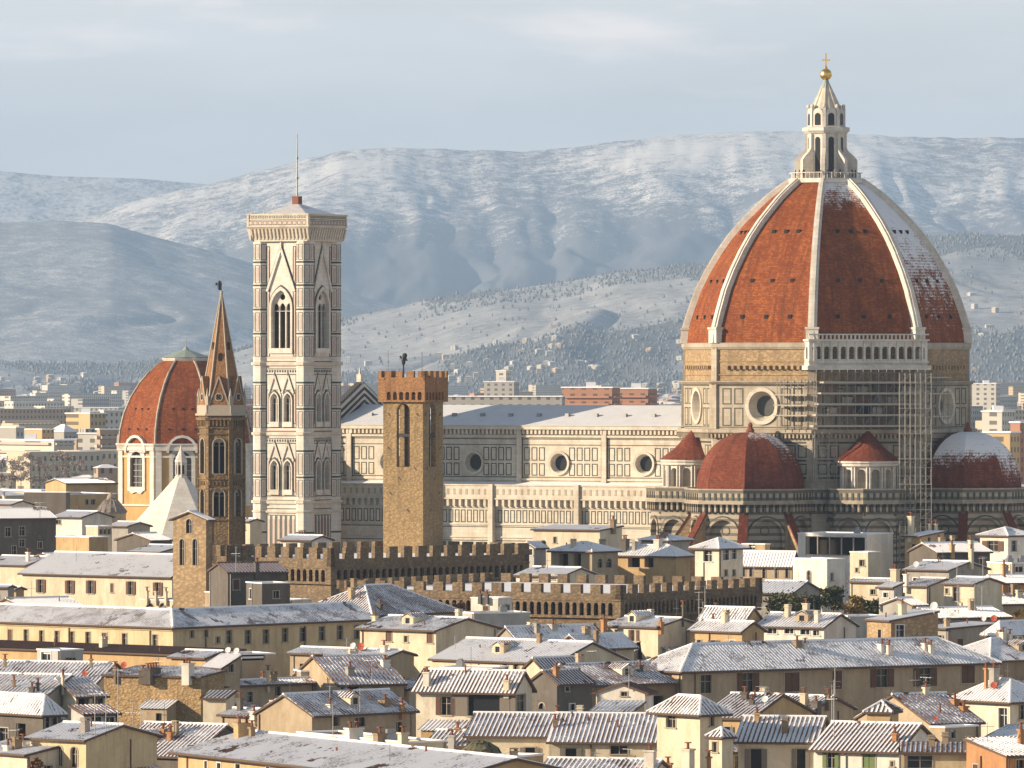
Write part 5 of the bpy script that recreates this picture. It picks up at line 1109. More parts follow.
H('house with half snowy half red tile roof and tan shaded front', 312, 716, 802, 306, 415, 46, 'gR', 3.0, 'tan', dL=9, snow=.62, win=[('R', 336, 722, 8, 10, 'o'), ('R', 360, 722, 10, 9, 'd'), ('R', 399, 727, 6, 10, 'd')], chim=[(350, 702, 4, 7, 'orange'), (330, 709, 6, 5, 'white'), (385, 706, 11, 6, 'brown'), (402, 736, 5, 8, 'orange')], ant=[(330, 706, 20), (360, 725, 25)])
H('house with bold rows of snowy tiles over a dark loggia', 338, 685, 872, 330, 404, 25, 'gR', 4.4, 'tan', dL=15, snow=.60, win=[('R', 352, 693, 22, 12, 'o'), ('R', 381, 693, 18, 11, 'o')], chim=[(350, 676, 9, 9, 'grey'), (385, 668, 9, 8, 'white')], ant=[(272, 665, 20), (372, 692, 24)])
H('plain windowless grey block beside the dark loggia', 301, 671, 880, 298, 338, 12, 'flat', 0, 'grey', dL=5)
H('house with lit cream side wall right of the dark loggia', 409, 690, 880, 388, 414, 70, 'shedL', 1.2, 'cream', dR=8, snow=.6, chim=[(403, 690, 7, 7, 'orange')])
H('house with one white and one red dish on its snowy ridge', 389, 657, 905, 290, 414, 52, 'gL', None, 'tan', snow=.82, dish=[(353, 648, 6, 'w'), (361, 650, 8, 'r')], chim=[(384, 653, 7, 8, 'white')])
H('tall cream house with brown shutters, a drainpipe and a big grey side gable', 436, 631, 940, 360, 497, 48, 'gL', None, 'cream', snow=.80, ov=.7, win=[('L', 389, 635.5, 6, 12, 'B'), ('L', 406, 639, 4, 6, 'd'), ('L', 430, 637, 6, 12, 'B'), ('L', 391, 656, 6, 8, 'd')], chim=[(375, 617, 6, 6, 'cream')], dish=[])
H('dark bluish hip roof behind the tall cream house', 372, 615, 988, 296, 458, 52, 'hip', 5.2, 'tan', snow=.58, chim=[(380, 610, 5, 6, 'dark')])
H('small white walled roof terrace above the grey gable', 498, 598, 992, 471, 505, 60, 'flat', 0, 'white', dR=4, chim=[(480, 611, 4, 3, 'dark'), (487, 611, 4, 3, 'dark')])
H('grey plastered block with a blue window behind the tall cream house', 474, 613, 968, 440, 530, 20, 'flat', 0, 'bluegrey', dL=6, win=[('R', 495, 632, 5, 12, 'w'), ('R', 508, 634, 4, 8, 'd')])
H('low cream house with a wide white roof right of the tall cream house', 556, 664, 905, 432, 566, 48, 'gL', 3.4, 'cream', dR=14, snow=.84, win=[('L', 505, 668, 5, 7, 'd'), ('L', 516, 668, 5, 7, 'd')], ant=[(455, 650, 14)])
H('flat dark terrace block just behind the house with open brown shutters', 492, 668, 872, 440, 500, 70, 'flat', 0, 'dark', dR=6)
H('cream house with open brown shutters and a beige garage-like door panel', 514, 691, 838, 416, 532, 68, 'gL', 2.9, 'pale', snow=.58, ov=.7, win=[('L', 446, 706, 10, 18, 'b'), ('L', 484, 705, 32, 22, 'y'), ('R', 521, 703, 9, 17, 'd')], chim=[(507, 690, 7, 10, 'cream'), (427, 686, 8, 14, 'white')])
H('low shed with bold white tile stripes between the shuttered house and a tarpaulin', 466, 746, 765, 427, 470, 70, 'gL', 1.8, 'cream', dR=7, snow=.60, chim=[(410, 745, 5, 5, 'orange'), (452, 748, 8, 10, 'bluegrey')])
H('left half of the long tiled row, with its reddish bare patches', 549, 737, 764, 466, 552, 80, 'gL', 2.9, 'cream', dR=12, snow=.56, win=[('L', 530, 752, 10, 9, 'y')], ant=[(519, 730, 14)])
H('right half of the long tiled row, standing slightly forward beside the cream tower', 660, 743, 748, 549, 664, 82, 'gL', 3.6, 'cream', dR=14, snow=.60, win=[('L', 571, 754, 11, 11, 'y'), ('L', 619, 750, 17, 8, 'd')], chim=[(555, 728, 5, 8, 'brown'), (557, 712, 2, 8, 'white')])
H('square cream tower with a small pyramid roof and one dark window', 700, 711, 736, 657, 722, 41, 'hip', 1.7, 'cream', snow=.66, ov=.8, win=[('L', 671, 721, 9, 13, 'd'), ('R', 712, 719, 4, 14, 'd'), ('R', 711, 753, 2.5, 5, 'd')], cat='tower', name='house_tower')
H('house roofed in blue and white stripes below the long tiled row', 645, 783, 700, 534, 655, 74, 'gL', 2.5, 'cream', dR=12, snow=.64, chim=[(650, 768, 14, 18, 'white'), (668, 765, 9, 12, 'orange')], ant=[(595, 765, 12)])
H('squat white walled terrace with a broad chimney at the foot of the cream tower', 700, 772, 690, 655, 722, 55, 'flat', 0, 'cream', chim=[(688, 778, 12, 22, 'pale'), (709, 775, 4, 14, 'orange')])
H('narrow turret with tile cap between the cream tower and the tiled house', 722, 737, 722, 709, 733, 45, 'hip', .9, 'cream', snow=.55, ov=.3, win=[('L', 715, 747, 5, 10, 'd')])
H('narrow shaded house with blue tile roof between two cream houses', 732, 752, 752, 722, 745, 35, 'gR', 2.5, 'tan', dL=9, snow=.55, win=[('R', 738, 762, 6, 12, 'd')])
H('cream house with grey shutters under a striped tile roof', 816, 742, 738, 738, 822, 80, 'gL', 3.0, 'cream', dR=12, snow=.58, ov=.7, win=[('L', 756, 759, 11, 20, 'y'), ('L', 801, 759, 9, 20, 'y')], chim=[(757, 722, 6, 9, 'ochre'), (760, 705, 3, 7, 'brown')], ant=[(832, 730, 50)])
H('cream house with green shutters and a bluish bare gable, wooden dormer on its roof', 899, 751, 724, 814, 939, 62, 'gL', 3.3, 'white', snow=.52, ov=.7, win=[('L', 831, 760, 8, 16, 'g'), ('L', 869, 761, 12, 14, 'G'), ('L', 892, 764, 3, 5, 'd')], chim=[(895, 742, 6, 9, 'orange')], ant=[(834, 738, 58)])
H('box-like wooden dormer hut with a grey pointed roof among the striped tiles', 890, 712, 735, 867, 897, 72, 'hip', 1.2, 'ochre', dR=3.5, snow=.45, ov=.35)
H('house with sloping striped roof and lit cream gable behind the wooden dormer', 930, 724, 765, 858, 981, 32, 'gR', 3.9, 'tan', snow=.62, win=[('R', 953, 733, 6, 9, 'd'), ('R', 968, 735, 6, 8, 'd')], dish=[(902, 688, 8, 'r'), (936, 726, 5, 'r')], chim=[(926, 696, 6, 9, 'cream'), (955, 706, 8, 7, 'orange'), (964, 712, 8, 6, 'orange')], ant=[(893, 690, 26), (926, 690, 30)])
H('tan and orange backyard house with a dark attic window below the sloping striped roof', 945, 727, 745, 930, 978, 45, 'flat', 0, 'tan', win=[('R', 953, 734, 5, 8, 'd')])
H('cream house with a hip roof, red flue and red dish near the right edge', 1010, 700, 815, 957, 1050, 40, 'hip', 2.8, 'pale', snow=.86, ov=.8, win=[('L', 1003, 718, 8, 20, 'w'), ('R', 1022, 712, 6, 14, 'd')], chim=[(994, 688, 9, 20, 'grey'), (986, 690, 3.5, 22, 'orange')], dish=[(994, 688, 7, 'r')])
H('low blue snow roof tucked under the hip roofed house', 1006, 745, 765, 977, 1012, 60, 'shedL', 2.2, 'dark', dR=8, snow=.8)
H('orange walled house with a snowy lean-to at the bottom right corner', 1006, 757, 690, 994, 1060, 30, 'shedR', 1.8, 'orange', dL=7, snow=.75, win=[('R', 1020, 764, 8, 8, 'd')], chim=[(1021, 745, 6, 16, 'orange')])
H('low bright yellow front with white framed glass under a thin tiled awning', 1000, 754, 700, 901, 1008, 86, 'shedL', .8, 'yellow', dR=7, snow=.0, win=[('L', 920, 762, 24, 12, 'd'), ('L', 980, 763, 24, 11, 'w')])
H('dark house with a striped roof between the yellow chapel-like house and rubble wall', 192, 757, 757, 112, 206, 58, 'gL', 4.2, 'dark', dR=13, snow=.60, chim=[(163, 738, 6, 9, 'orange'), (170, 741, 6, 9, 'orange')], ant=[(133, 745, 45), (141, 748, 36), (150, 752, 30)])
# ---- second row
H('very long brown fronted house with a hip roof and seven dark windows', 682, 670, 875, 636, 993, 33, 'hip', 3.9, 'tan', snow=.76, ov=.8, win=[('R', 706, 684, 11, 18, 'd'), ('R', 748, 683, 11, 20, 'b'), ('R', 792, 682, 15, 19, 'B'), ('R', 837, 680, 10, 18, 'B'), ('R', 882, 678, 12, 18, 'b'), ('R', 925, 677, 12, 18, 'b'), ('R', 968, 674, 14, 18, 'B')], chim=[(797, 648, 8, 7, 'brown'), (805, 650, 5, 7, 'white'), (882, 652, 9, 8, 'white'), (889, 655, 8, 10, 'white'), (925, 651, 6, 8, 'white'), (931, 654, 6, 9, 'white')], ant=[(747, 668, 26), (765, 668, 20)])
H('brown house with a snowy hip roof at the right end of the very long front', 990, 661, 935, 935, 1060, 40, 'hip', 3.6, 'brown', snow=.80, chim=[(1003, 640, 7, 8, 'white'), (1010, 642, 5, 8, 'white')])
H('attic house with one large wide window in its side and a small gable', 584, 648, 915, 558, 634, 44, 'gR', 2.0, 'cream', snow=.76, win=[('L', 564, 652, 4.5, 8, 'd'), ('L', 577, 656, 5, 9, 'd'), ('R', 601, 658, 30, 19, 'o')], ov=.7)
H('house with a blue and white striped roof under the attic with the large window', 590, 685, 868, 570, 676, 36, 'gR', 3.0, 'brown', dL=12, snow=.60, win=[('R', 655, 703, 20, 14, 'o'), ('R', 631, 703, 4, 6, 'd')], chim=[(640, 672, 6, 7, 'dark')], ov=.7)
H('shadowed grey house with a tiny window and dark bare tiles', 557, 684, 862, 530, 592, 42, 'gR', 1.9, 'dark', snow=.42, win=[('R', 572, 707, 5, 6, 'w'), ('R', 567, 689, 4, 4, 'd'), ('L', 542, 706, 6, 6, 'a')], chim=[(556, 677, 6, 9, 'orange')])
H('small gabled attic with a partly bare red roof left of the large window', 541, 668, 888, 526, 584, 40, 'gR', 1.4, 'cream', snow=.50)
H('little white gable with a half bare tile roof below the blue striped roof', 645, 694, 845, 596, 650, 74, 'gR', 1.5, 'white', dR=4, snow=.35, win=[('L', 624, 694, 6, 4, 'd')], ant=[(629, 690, 22)])
H('small blue snow shed peeping over the long tiled row', 632, 713, 790, 590, 636, 75, 'shedL', 1.2, 'tan', dR=6, snow=.72, ov=.3)
H('roof edge with blue tiles and an ochre end wall left of the tiled house', 752, 719, 800, 702, 760, 62, 'gL', 3.2, 'ochre', dR=16, snow=.60, chim=[(745, 700, 8, 8, 'dark'), (752, 706, 6, 6, 'dark')], dish=[(765, 702, 7, 'w')])
H('low blue roof with a lit cream chimney before the very long brown front', 812, 712, 815, 765, 850, 55, 'gL', 2.0, 'tan', dR=9, snow=.62, chim=[(804, 708, 8, 15, 'cream'), (816, 708, 10, 7, 'dark'), (828, 706, 5, 8, 'brown')], ant=[(835, 708, 40)])
# ---- third row, in front of the fortress
H('cream house with a dark slate-grey gable below the front battlements', 658, 628, 930, 604, 703, 46, 'gL', None, 'cream', snow=.82, win=[('L', 617, 634, 4, 9, 'd'), ('L', 634, 636, 5, 12, 'b'), ('L', 637, 636, 4, 10, 'd')], chim=[(683, 625, 2, 14, 'dark'), (661, 645, 5, 5, 'orange')], ov=.5)
H('blue snowy roof with a plain grey end wall below the front battlements', 519, 643, 925, 494, 606, 36, 'gR', 2.6, 'grey', snow=.76, chim=[(553, 630, 9, 6, 'bluegrey'), (604, 634, 6, 16, 'orange')])
H('low ochre house with tall aerials in front of the dark battlements', 742, 632, 925, 690, 764, 48, 'gL', 1.5, 'ochre', snow=.80, chim=[(713, 615, 5, 10, 'brown')], ant=[(699, 620, 30), (703, 618, 22)])
H('upper ochre house with a striped snowy roof beside the dark battlements', 747, 619, 965, 700, 760, 55, 'gL', 1.8, 'ochre', snow=.70, chim=[(716, 607, 4, 9, 'tan')], ant=[(705, 606, 22), (762, 604, 14)])
H('white attic row of small windows under a long snowy roof with terracotta troughs', 824, 628, 960, 756, 852, 58, 'gL', 2.2, 'white', dR=9, snow=.78, win=[('L', 772, 631, 9, 5, 'w'), ('L', 789, 631, 9, 5, 'w'), ('L', 805, 632, 9, 5, 'w'), ('L', 816, 633, 6, 5, 'w')], chim=[(744, 628, 7, 12, 'cream')])
H('bare pale blue-grey wall right of the white attic row', 848, 616, 985, 838, 884, 20, 'flat', 0, 'bluegrey', dL=5)
H('stone house with a white sloping slab roof and one tall lattice window', 891, 622, 950, 882, 938, 30, 'shedL', 1.6, 'stone', dL=6, snow=1.0, win=[('R', 900, 632, 8, 14, 'w')], ov=.35, dish=[(934, 628, 8, 'w')], chim=[(944, 626, 8, 9, 'cream')])
H('long low grey house with a red dish at its right end', 948, 630, 975, 940, 997, 28, 'shedL', .8, 'grey', dL=7, snow=.9, dish=[(994, 630, 7, 'r'), (984, 617, 5, 'w')])
H('wide blue snow roof with several tall antennas', 938, 619, 985, 930, 1010, 26, 'gR', 1.6, 'grey', dL=11, snow=.82, ant=[(958, 615, 30), (975, 612, 30), (982, 614, 28)])
H('snowy hip roof with an ochre parapet near the right edge', 1000, 634, 960, 985, 1060, 44, 'hip', 2.0, 'cream', snow=.84, chim=[(1016, 618, 12, 8, 'ochre')])
# ---- houses around the white tower, right
H('plain white square tower with one slit window and a flat snowy top', 827, 559, 1080, 793, 845, 40, 'flat', 0, 'white', win=[('L', 809, 578, 4, 15, 'a'), ('R', 832, 577, 2.5, 7, 'd')], cat='tower', name='house_tower')
H('white house with a deep dark loggia and slender posts under a flat roof', 867, 534, 1150, 798, 893, 58, 'flat', 0, 'white', win=[('L', 835, 546, 58, 19, 'o')])
H('pale corner house with two square windows and a blue pyramid roof', 719, 548, 1085, 695, 743, 46, 'hip', 1.7, 'pale', snow=.85, ov=.7, win=[('L', 708, 556, 8, 11, 'w'), ('R', 726, 555, 6, 10, 'w'), ('R', 734, 554, 5, 10, 'w'), ('R', 726, 573, 3, 6, 'd'), ('R', 734, 573, 3, 6, 'd')])
H('long tan house with a row of arched windows and smooth blue roof', 792, 564, 1110, 741, 798, 64, 'gL', 2.4, 'tan', snow=.98, win=[('L', 743.5, 572, 3.2, 9, 'a'), ('L', 751, 572, 3.2, 9, 'a'), ('L', 764, 573, 3.2, 10, 'a'), ('L', 776, 573, 3.2, 10, 'a'), ('L', 787, 573, 3.2, 10, 'a')])
H('low house with a blue snow roof below the row of arched windows', 792, 594, 1066, 752, 800, 66, 'gL', 2.2, 'grey', dR=12, snow=.98, ant=[(754, 590, 24), (775, 590, 26)])
H('small ochre attic between the blue roofs', 765, 544, 1160, 742, 770, 58, 'flat', 0, 'ochre', win=[('L', 752, 547, 6, 5, 'd')])
H('open pavilion with columns under a snowy hip roof behind the battlements', 592, 552, 1140, 551, 618, 52, 'hip', 1.8, 'tan', snow=.84, win=[('L', 563, 560, 10, 13, 'o'), ('L', 577, 560, 8, 13, 'o'), ('R', 600, 563, 5, 9, 'a'), ('R', 609, 563, 6, 9, 'a')])
H('ochre house with wide dark openings under a snowy hip roof behind the battlements', 676, 556, 1150, 616, 690, 60, 'hip', 2.0, 'ochre', snow=.86, win=[('L', 634, 563, 12, 10, 'o'), ('L', 649, 563, 9, 10, 'o')], chim=[(625, 551, 10, 12, 'dark'), (658, 547, 10, 8, 'white')])
H('low white gabled roof with square black openings just behind the front battlements', 562, 577, 1095, 516, 598, 52, 'gL', 1.6, 'pale', snow=.95, win=[('L', 532, 577, 9, 5, 'd'), ('L', 550, 577, 9, 5, 'd')])
H('small grey house with bright windows left of the pavilion', 534, 548, 1150, 521, 546, 52, 'gR', 1.0, 'bluegrey', snow=.85, win=[('L', 528, 552, 9, 6, 'w')])
H('long cream house with a flat snowy roof below the nave wall', 600, 531, 1235, 533, 612, 60, 'shedL', .8, 'cream', dR=8, snow=.95, win=[('L', 555, 540, 3, 6, 'd')], chim=[(613, 530, 6, 9, 'brown')])
H('grey hip roofed house below the left buttress of the tribune', 668, 541, 1200, 640, 690, 50, 'hip', 1.2, 'grey', snow=.9, chim=[(664, 538, 8, 6, 'brown')])
H('ochre house with one tall chimney and two smaller ones before the right tribune', 921, 537, 1150, 905, 944, 48, 'shedL', .9, 'ochre', snow=.9, win=[('R', 929, 541, 3, 7, 'd'), ('R', 938, 538, 3, 7, 'd')], chim=[(911, 536, 6, 20, 'cream'), (930, 530, 3, 8, 'cream'), (936, 530, 3, 8, 'cream')])
H('dark timber house with a blue snow roof before the right tribune', 937, 553, 1110, 930, 990, 30, 'gR', 1.8, 'dark', dL=8, snow=.93, chim=[(952, 560, 5, 8, 'ochre'), (971, 562, 5, 12, 'cream')])
H('cream tower-like house with a grey hip roof at the right edge', 1008, 536, 1140, 980, 1032, 48, 'hip', 1.5, 'white', snow=.8, win=[('L', 993, 546, 10, 10, 'b'), ('R', 1014, 546, 5, 10, 'd')])
H('low cream house by the red chimney at the right edge', 1012, 563, 1085, 1008, 1060, 25, 'flat', 0, 'cream', dL=8, win=[('R', 1019, 569, 8, 6, 'w')])
H('house with a wide snow roof and grey gable below the ochre tall-chimneyed house', 949, 571, 1078, 905, 988, 50, 'gL', None, 'grey', snow=.92, dish=[(916, 569, 6, 'w')], chim=[(971, 566, 5, 14, 'cream')])
H('cream gabled house with a mottled brown roof and dark right gable', 928, 587, 1030, 905, 962, 50, 'gL', None, 'cream', snow=.70, chim=[(906, 590, 5, 12, 'white')])
H('cream house with a tall dark door and broad grey gable, poles in front', 974, 585, 1000, 944, 1002, 50, 'gL', None, 'cream', snow=.80, win=[('L', 956, 594, 6, 14, 'd'), ('L', 947, 591, 3, 5, 'd')], ant=[(957, 600, 22), (983, 596, 24)])
H('cream house with a broad mottled roof left of the tall cream chimney', 892, 583, 1040, 850, 902, 55, 'gL', None, 'cream', snow=.78, win=[('L', 873, 592, 5, 5, 'd')], chim=[(895, 582, 9, 13, 'cream')])
H('narrow grey-white house in front of the mottled roofs', 894, 588, 1000, 879, 902, 45, 'shedL', .7, 'bluegrey', snow=.85, win=[('L', 886, 595, 5, 5, 'w')])
H('terracotta coloured house with a single small window at the right edge', 1003, 584, 1035, 993, 1060, 24, 'gR', 1.3, 'orange', dL=9, snow=.85, win=[('R', 1010, 590, 2.5, 6, 'd')], chim=[(1004, 578, 3, 14, 'orange')])
H('small cream house under the loggia house', 868, 552, 1100, 850, 880, 52, 'flat', 0, 'cream', win=[('L', 857, 570, 3, 4, 'd'), ('L', 862, 563, 5, 6, 'd')])
H('snowy roof with a cream chimney at the right edge above the hip roofs', 1000, 605, 1010, 985, 1060, 30, 'gR', 1.6, 'tan', dL=10, snow=.85)
H('shadowed gabled house with a dark end wall beside the roof garden', 912, 606, 992, 902, 925, 40, 'gR', 1.2, 'grey', dL=6, snow=.85)
# ---- left middle
H('low ochre wing with a brown tile edge before the long yellow building', 207, 657, 918, -70, 240, 49, 'shedL', .8, 'ochre', dL=52, dR=7, snow=-.3)
H('whitish glazed hut on the roofs before the long yellow building', 60, 650, 910, 37, 68, 45, 'flat', 0, 'bluegrey', dR=4, win=[('L', 46, 656, 10, 8, 'w')])
H('small orange house with a mottled snow roof at the corner of the yellow building', 206, 659, 882, 171, 222, 50, 'gL', None, 'ochre', dR=6, snow=.72)
H('lean-to with a steep white roof and a dark doorway below two white dishes', 224, 668, 868, 212, 240, 30, 'shedL', 1.8, 'tan', dL=5, snow=.85, win=[('R', 231, 668, 5, 8, 'd')], dish=[(228, 647, 6, 'w'), (236.5, 649, 6, 'w')])
H('low tan block with a long dark opening behind the two white dishes', 240, 654, 884, 234, 275, 30, 'flat', 0, 'tan', dL=6, win=[('R', 253, 658, 24, 7, 'o')])
H('cream convent building with brown shutters and a string course under a big snowy roof', 172, 577, 1172, 22, 188, 50, 'gL', 4.6, 'cream', dR=17, snow=.86, ov=.7, win=[('L', 41, 586, 5, 13, 'b'), ('L', 70, 587, 5, 13, 'b'), ('L', 91, 587, 5, 13, 'b'), ('L', 112, 588, 3, 9, 'B'), ('L', 131, 588, 5, 13, 'b'), ('L', 158, 589, 5, 13, 'b')])
H('lower cream wing with arches and a pillared balustrade under the small bell gable', 205, 601, 1125, 140, 228, 50, 'flat', 0, 'cream', dR=8, win=[('L', 150, 608, 8, 10, 'a'), ('L', 163, 608, 8, 10, 'a'), ('L', 176, 608, 8, 10, 'a'), ('L', 190, 608, 8, 10, 'a')], chim=[(147, 600, 3, 8, 'cream'), (156, 600, 3, 8, 'cream'), (166, 600, 3, 8, 'cream'), (176, 600, 3, 8, 'cream')])
g_ = H('small stone bell gable with two tall arched openings and one round-headed one above', 206, 520, 1110, 173, 212, 58, 'gR', 1.6, 'stone', snow=.92, ov=.6, win=[('L', 189, 526, 6, 14, 'a'), ('L', 182, 552, 5, 26, 'a'), ('L', 195, 552, 5, 26, 'a')], cat='bell gable', name='bell_gable')
H('cream block with two arches before the dark roofs', 290, 600, 1070, 238, 300, 58, 'flat', 0, 'pale', dR=6, win=[('L', 246, 607, 9, 10, 'a'), ('L', 259, 607, 9, 10, 'a')])
H('tan stepped block right of the small bell gable', 220, 592, 1085, 205, 242, 50, 'flat', 0, 'tan')
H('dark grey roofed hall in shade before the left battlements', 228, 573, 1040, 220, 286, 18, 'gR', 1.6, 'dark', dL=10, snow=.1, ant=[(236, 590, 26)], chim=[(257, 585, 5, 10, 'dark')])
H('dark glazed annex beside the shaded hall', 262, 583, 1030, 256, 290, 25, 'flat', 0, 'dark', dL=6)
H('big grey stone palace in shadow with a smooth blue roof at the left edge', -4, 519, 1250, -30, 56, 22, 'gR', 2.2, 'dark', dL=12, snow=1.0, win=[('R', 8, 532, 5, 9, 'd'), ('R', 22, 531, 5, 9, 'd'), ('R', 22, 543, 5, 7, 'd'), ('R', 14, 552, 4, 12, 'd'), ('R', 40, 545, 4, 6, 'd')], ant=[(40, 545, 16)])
H('square ochre brick box with a dark right side and flat snowy top', 89, 537, 1210, 56, 108, 50, 'flat', 0, 'ochre')
H('white house with a snowy gabled roof above the ochre brick box', 82, 518, 1300, 53, 112, 52, 'gL', None, 'white', snow=.92, win=[('L', 58, 522, 6, 4, 'd')], chim=[(78, 507, 3, 5, 'dark')])
H('small cream attic with three dark windows above the ochre brick box', 98, 526, 1240, 86, 112, 50, 'flat', 0, 'cream', win=[('R', 101, 531, 3, 6, 'd'), ('R', 105, 531, 3, 6, 'd'), ('R', 109, 531, 3, 6, 'd')])
H('ochre terrace house with dark awnings left of the domed chapel', 66, 494, 1470, 30, 118, 28, 'flat', 0, 'ochre', win=[('R', 68, 503, 4, 8, 'b'), ('R', 87, 502, 3, 5, 'd'), ('R', 93, 502, 4, 5, 'd')])
H('upper ochre storey with a snowy roof left of the domed chapel', 66, 484, 1500, 36, 116, 30, 'gR', 1.2, 'ochre', dL=10, snow=.95)
H('dark roof terrace house with snowy beams left of the domed chapel', 66, 492, 1440, 24, 70, 70, 'flat', 0, 'dark')
H('white attic with a lit gable at the left edge', 12, 505, 1330, -20, 32, 50, 'gL', None, 'white', snow=.95, chim=[(4, 497, 3, 8, 'cream')])
H('grey gable house with a pale roof at the foot of the baptistery', 128, 527, 1330, 108, 150, 50, 'gL', None, 'grey', snow=.88)
H('snowy roofed house with a dark side below the baptistery roof', 150, 541, 1270, 112, 172, 45, 'gR', 1.6, 'dark', dL=9, snow=.85)
H('low pale house with a white roof just below the baptistery', 160, 553, 1225, 128, 205, 52, 'gL', 1.4, 'pale', snow=.92)
H('cluster house with a snowy double roof above the convent', 26, 566, 1210, -20, 72, 50, 'gL', None, 'cream', snow=.85, chim=[(28, 562, 4, 10, 'white')])
H('small cream house with a snowy gable roof left of the convent', 58, 560, 1230, 30, 74, 40, 'gR', 1.2, 'cream', snow=.80)
H('small orange house at the left end of the convent', 16, 590, 1150, -20, 24, 60, 'gL', None, 'ochre', snow=.85)
H('blue shadowed roof between the convent and the long yellow building', 24, 609, 1070, -40, 84, 35, 'gR', 1.8, 'grey', dL=10, snow=.92)
H('grey roofed hut left of the blue shadowed roof', 8, 588, 1120, -30, 14, 60, 'gL', None, 'grey', snow=.9)
H('snowy roof with brown chimneys right of the spired tower', 250, 522, 1320, 236, 262, 50, 'gL', None, 'cream', snow=.9, win=[('L', 244, 528, 3, 4, 'd')])
H('pale hut with a red tile ridge below the marble bell tower', 312, 541, 1200, 280, 332, 55, 'gL', None, 'white', snow=.9, chim=[(302, 534, 14, 5, 'orange')])

# ------------------------------------------------------------------ plants, tarpaulin, cupola
mleaf, nt, b = newmat('dark_leaves'); nt.links.new(mixc(nt, noise(nt, oco(nt), 1.5, 3), (0.035, 0.045, 0.02), (0.10, 0.10, 0.045)), b.inputs['Base Color'])
mgold, nt, b = newmat('golden_leaves'); nt.links.new(mixc(nt, noise(nt, oco(nt), 1.5, 3), (0.16, 0.11, 0.03), (0.30, 0.20, 0.06)), b.inputs['Base Color'])
mred, nt, b = newmat('reddish_leaves'); nt.links.new(mixc(nt, noise(nt, oco(nt), 1.5, 3), (0.12, 0.06, 0.035), (0.22, 0.13, 0.07)), b.inputs['Base Color'])
mtwig, nt, b = newmat('bare_twigs'); nt.links.new(mixc(nt, noise(nt, oco(nt), 1.5, 3), (0.24, 0.19, 0.165), (0.36, 0.30, 0.27)), b.inputs['Base Color'])
def shrub(label, px, py, D, wpx, hpx, mat, seed, n=900, name='shrub', cat='shrub', group=None, leaf=.24):
    P_ = at(px, py, D); s = D/F; W, Hh = wpx*s/2, hpx*s; r = random.Random(seed); root = empty(name, P_, 0, label, cat, group)
    tr = MB(); lf = MB()
    cl = [V(r.uniform(-.75, .75)*W, r.uniform(-.6, .6)*W, Hh*r.uniform(.08, .9)) for _ in range(max(5, int(n/90)))]
    tr.tube((0, 0, -1.2), (0, 0, Hh*.4), .12, .07, 5)
    for c in cl: tr.tube((0, 0, Hh*.12), c, .06, .02, 4)
    for _ in range(n):
        c = r.choice(cl); d = V(r.gauss(0, 1), r.gauss(0, 1), r.gauss(0, .8)); p = c+d*W*.2
        a = V(r.uniform(-1, 1), r.uniform(-1, 1), r.uniform(-1, 1)).normalized(); b_ = a.orthogonal().normalized(); z = leaf*r.uniform(.6, 1.5)
        lf.poly([p+a*z, p+b_*z*.6, p-a*z, p-b_*z*.6])
    tr.build('trunk', M_WOOD, root); lf.build('crown', mat, root)
shrub('broad dark shrub on the roof garden left of the plain white tower', 786, 613, 1000, 40, 17, mleaf, 1, 2200, group='roof garden shrubs')
shrub('smaller dark shrub at the foot of the plain white tower', 808, 610, 1005, 24, 15, mleaf, 2, 1300, group='roof garden shrubs')
shrub('tall dark shrub leaning on the right corner of the plain white tower', 833, 610, 1010, 24, 23, mleaf, 3, 1600, group='roof garden shrubs')
shrub('golden leaved shrub right of the plain white tower', 853, 616, 1000, 20, 20, mgold, 4, 1200, group='roof garden shrubs')
shrub('dark trailing shrub beside the golden leaved one', 870, 616, 1004, 26, 15, mleaf, 5, 1400, group='roof garden shrubs')
shrub('reddish potted bush on the small white terrace above the grey gable', 459, 614, 1005, 14, 13, mred, 6, 500)
shrub('round bush behind the small grey house with bright windows', 545, 548, 1165, 11, 9, mleaf, 7, 400)
shrub('ochre hedge plant at the right edge above the hip roofs', 1020, 616, 968, 12, 8, mgold, 8, 350)
shrub('dry climbing plant at the foot of the yellow chapel-like house', 34, 772, 730, 16, 16, mred, 9, 450)
for i in range(4): shrub('potted plant standing on the white attic roof among the terracotta troughs', 777+i*12, 618, 975, 7, 7, mred if i % 2 else mleaf, 20+i, 160, 'potted_plant', 'plant', 'plants in terracotta troughs')
for i in range(9): shrub('bare brown winter tree before the pale balcony blocks far left', 2+i*9.5, 483+(i % 3), 1900+i*18, 20, 26+(i*7) % 11, mtwig, 40+i, 700, 'bare_tree', 'tree', 'bare trees far left', .2)
def tarp():
    c = at(481, 750, 748); root_ = MB(); n = 18
    prof = [(2.6, c.z-1.6), (2.5, c.z-.9), (1.9, c.z+.1), (1.0, c.z+.75), (.15, c.z+1.0)]
    r = random.Random(5)
    root_.lathe(prof, (c.x, c.y), n); o = root_.build('tarpaulin_tent', plain('olive_tarpaulin', (0.16, 0.15, 0.09), .7, var=.5), None)
    for v in o.data.vertices: v.co.x += r.uniform(-.12, .12); v.co.z += r.uniform(-.12, .12)
    tag(o, 'rounded olive tarpaulin tent on the roofs beside the bottom snow blanket roof', 'tarpaulin')
tarp()
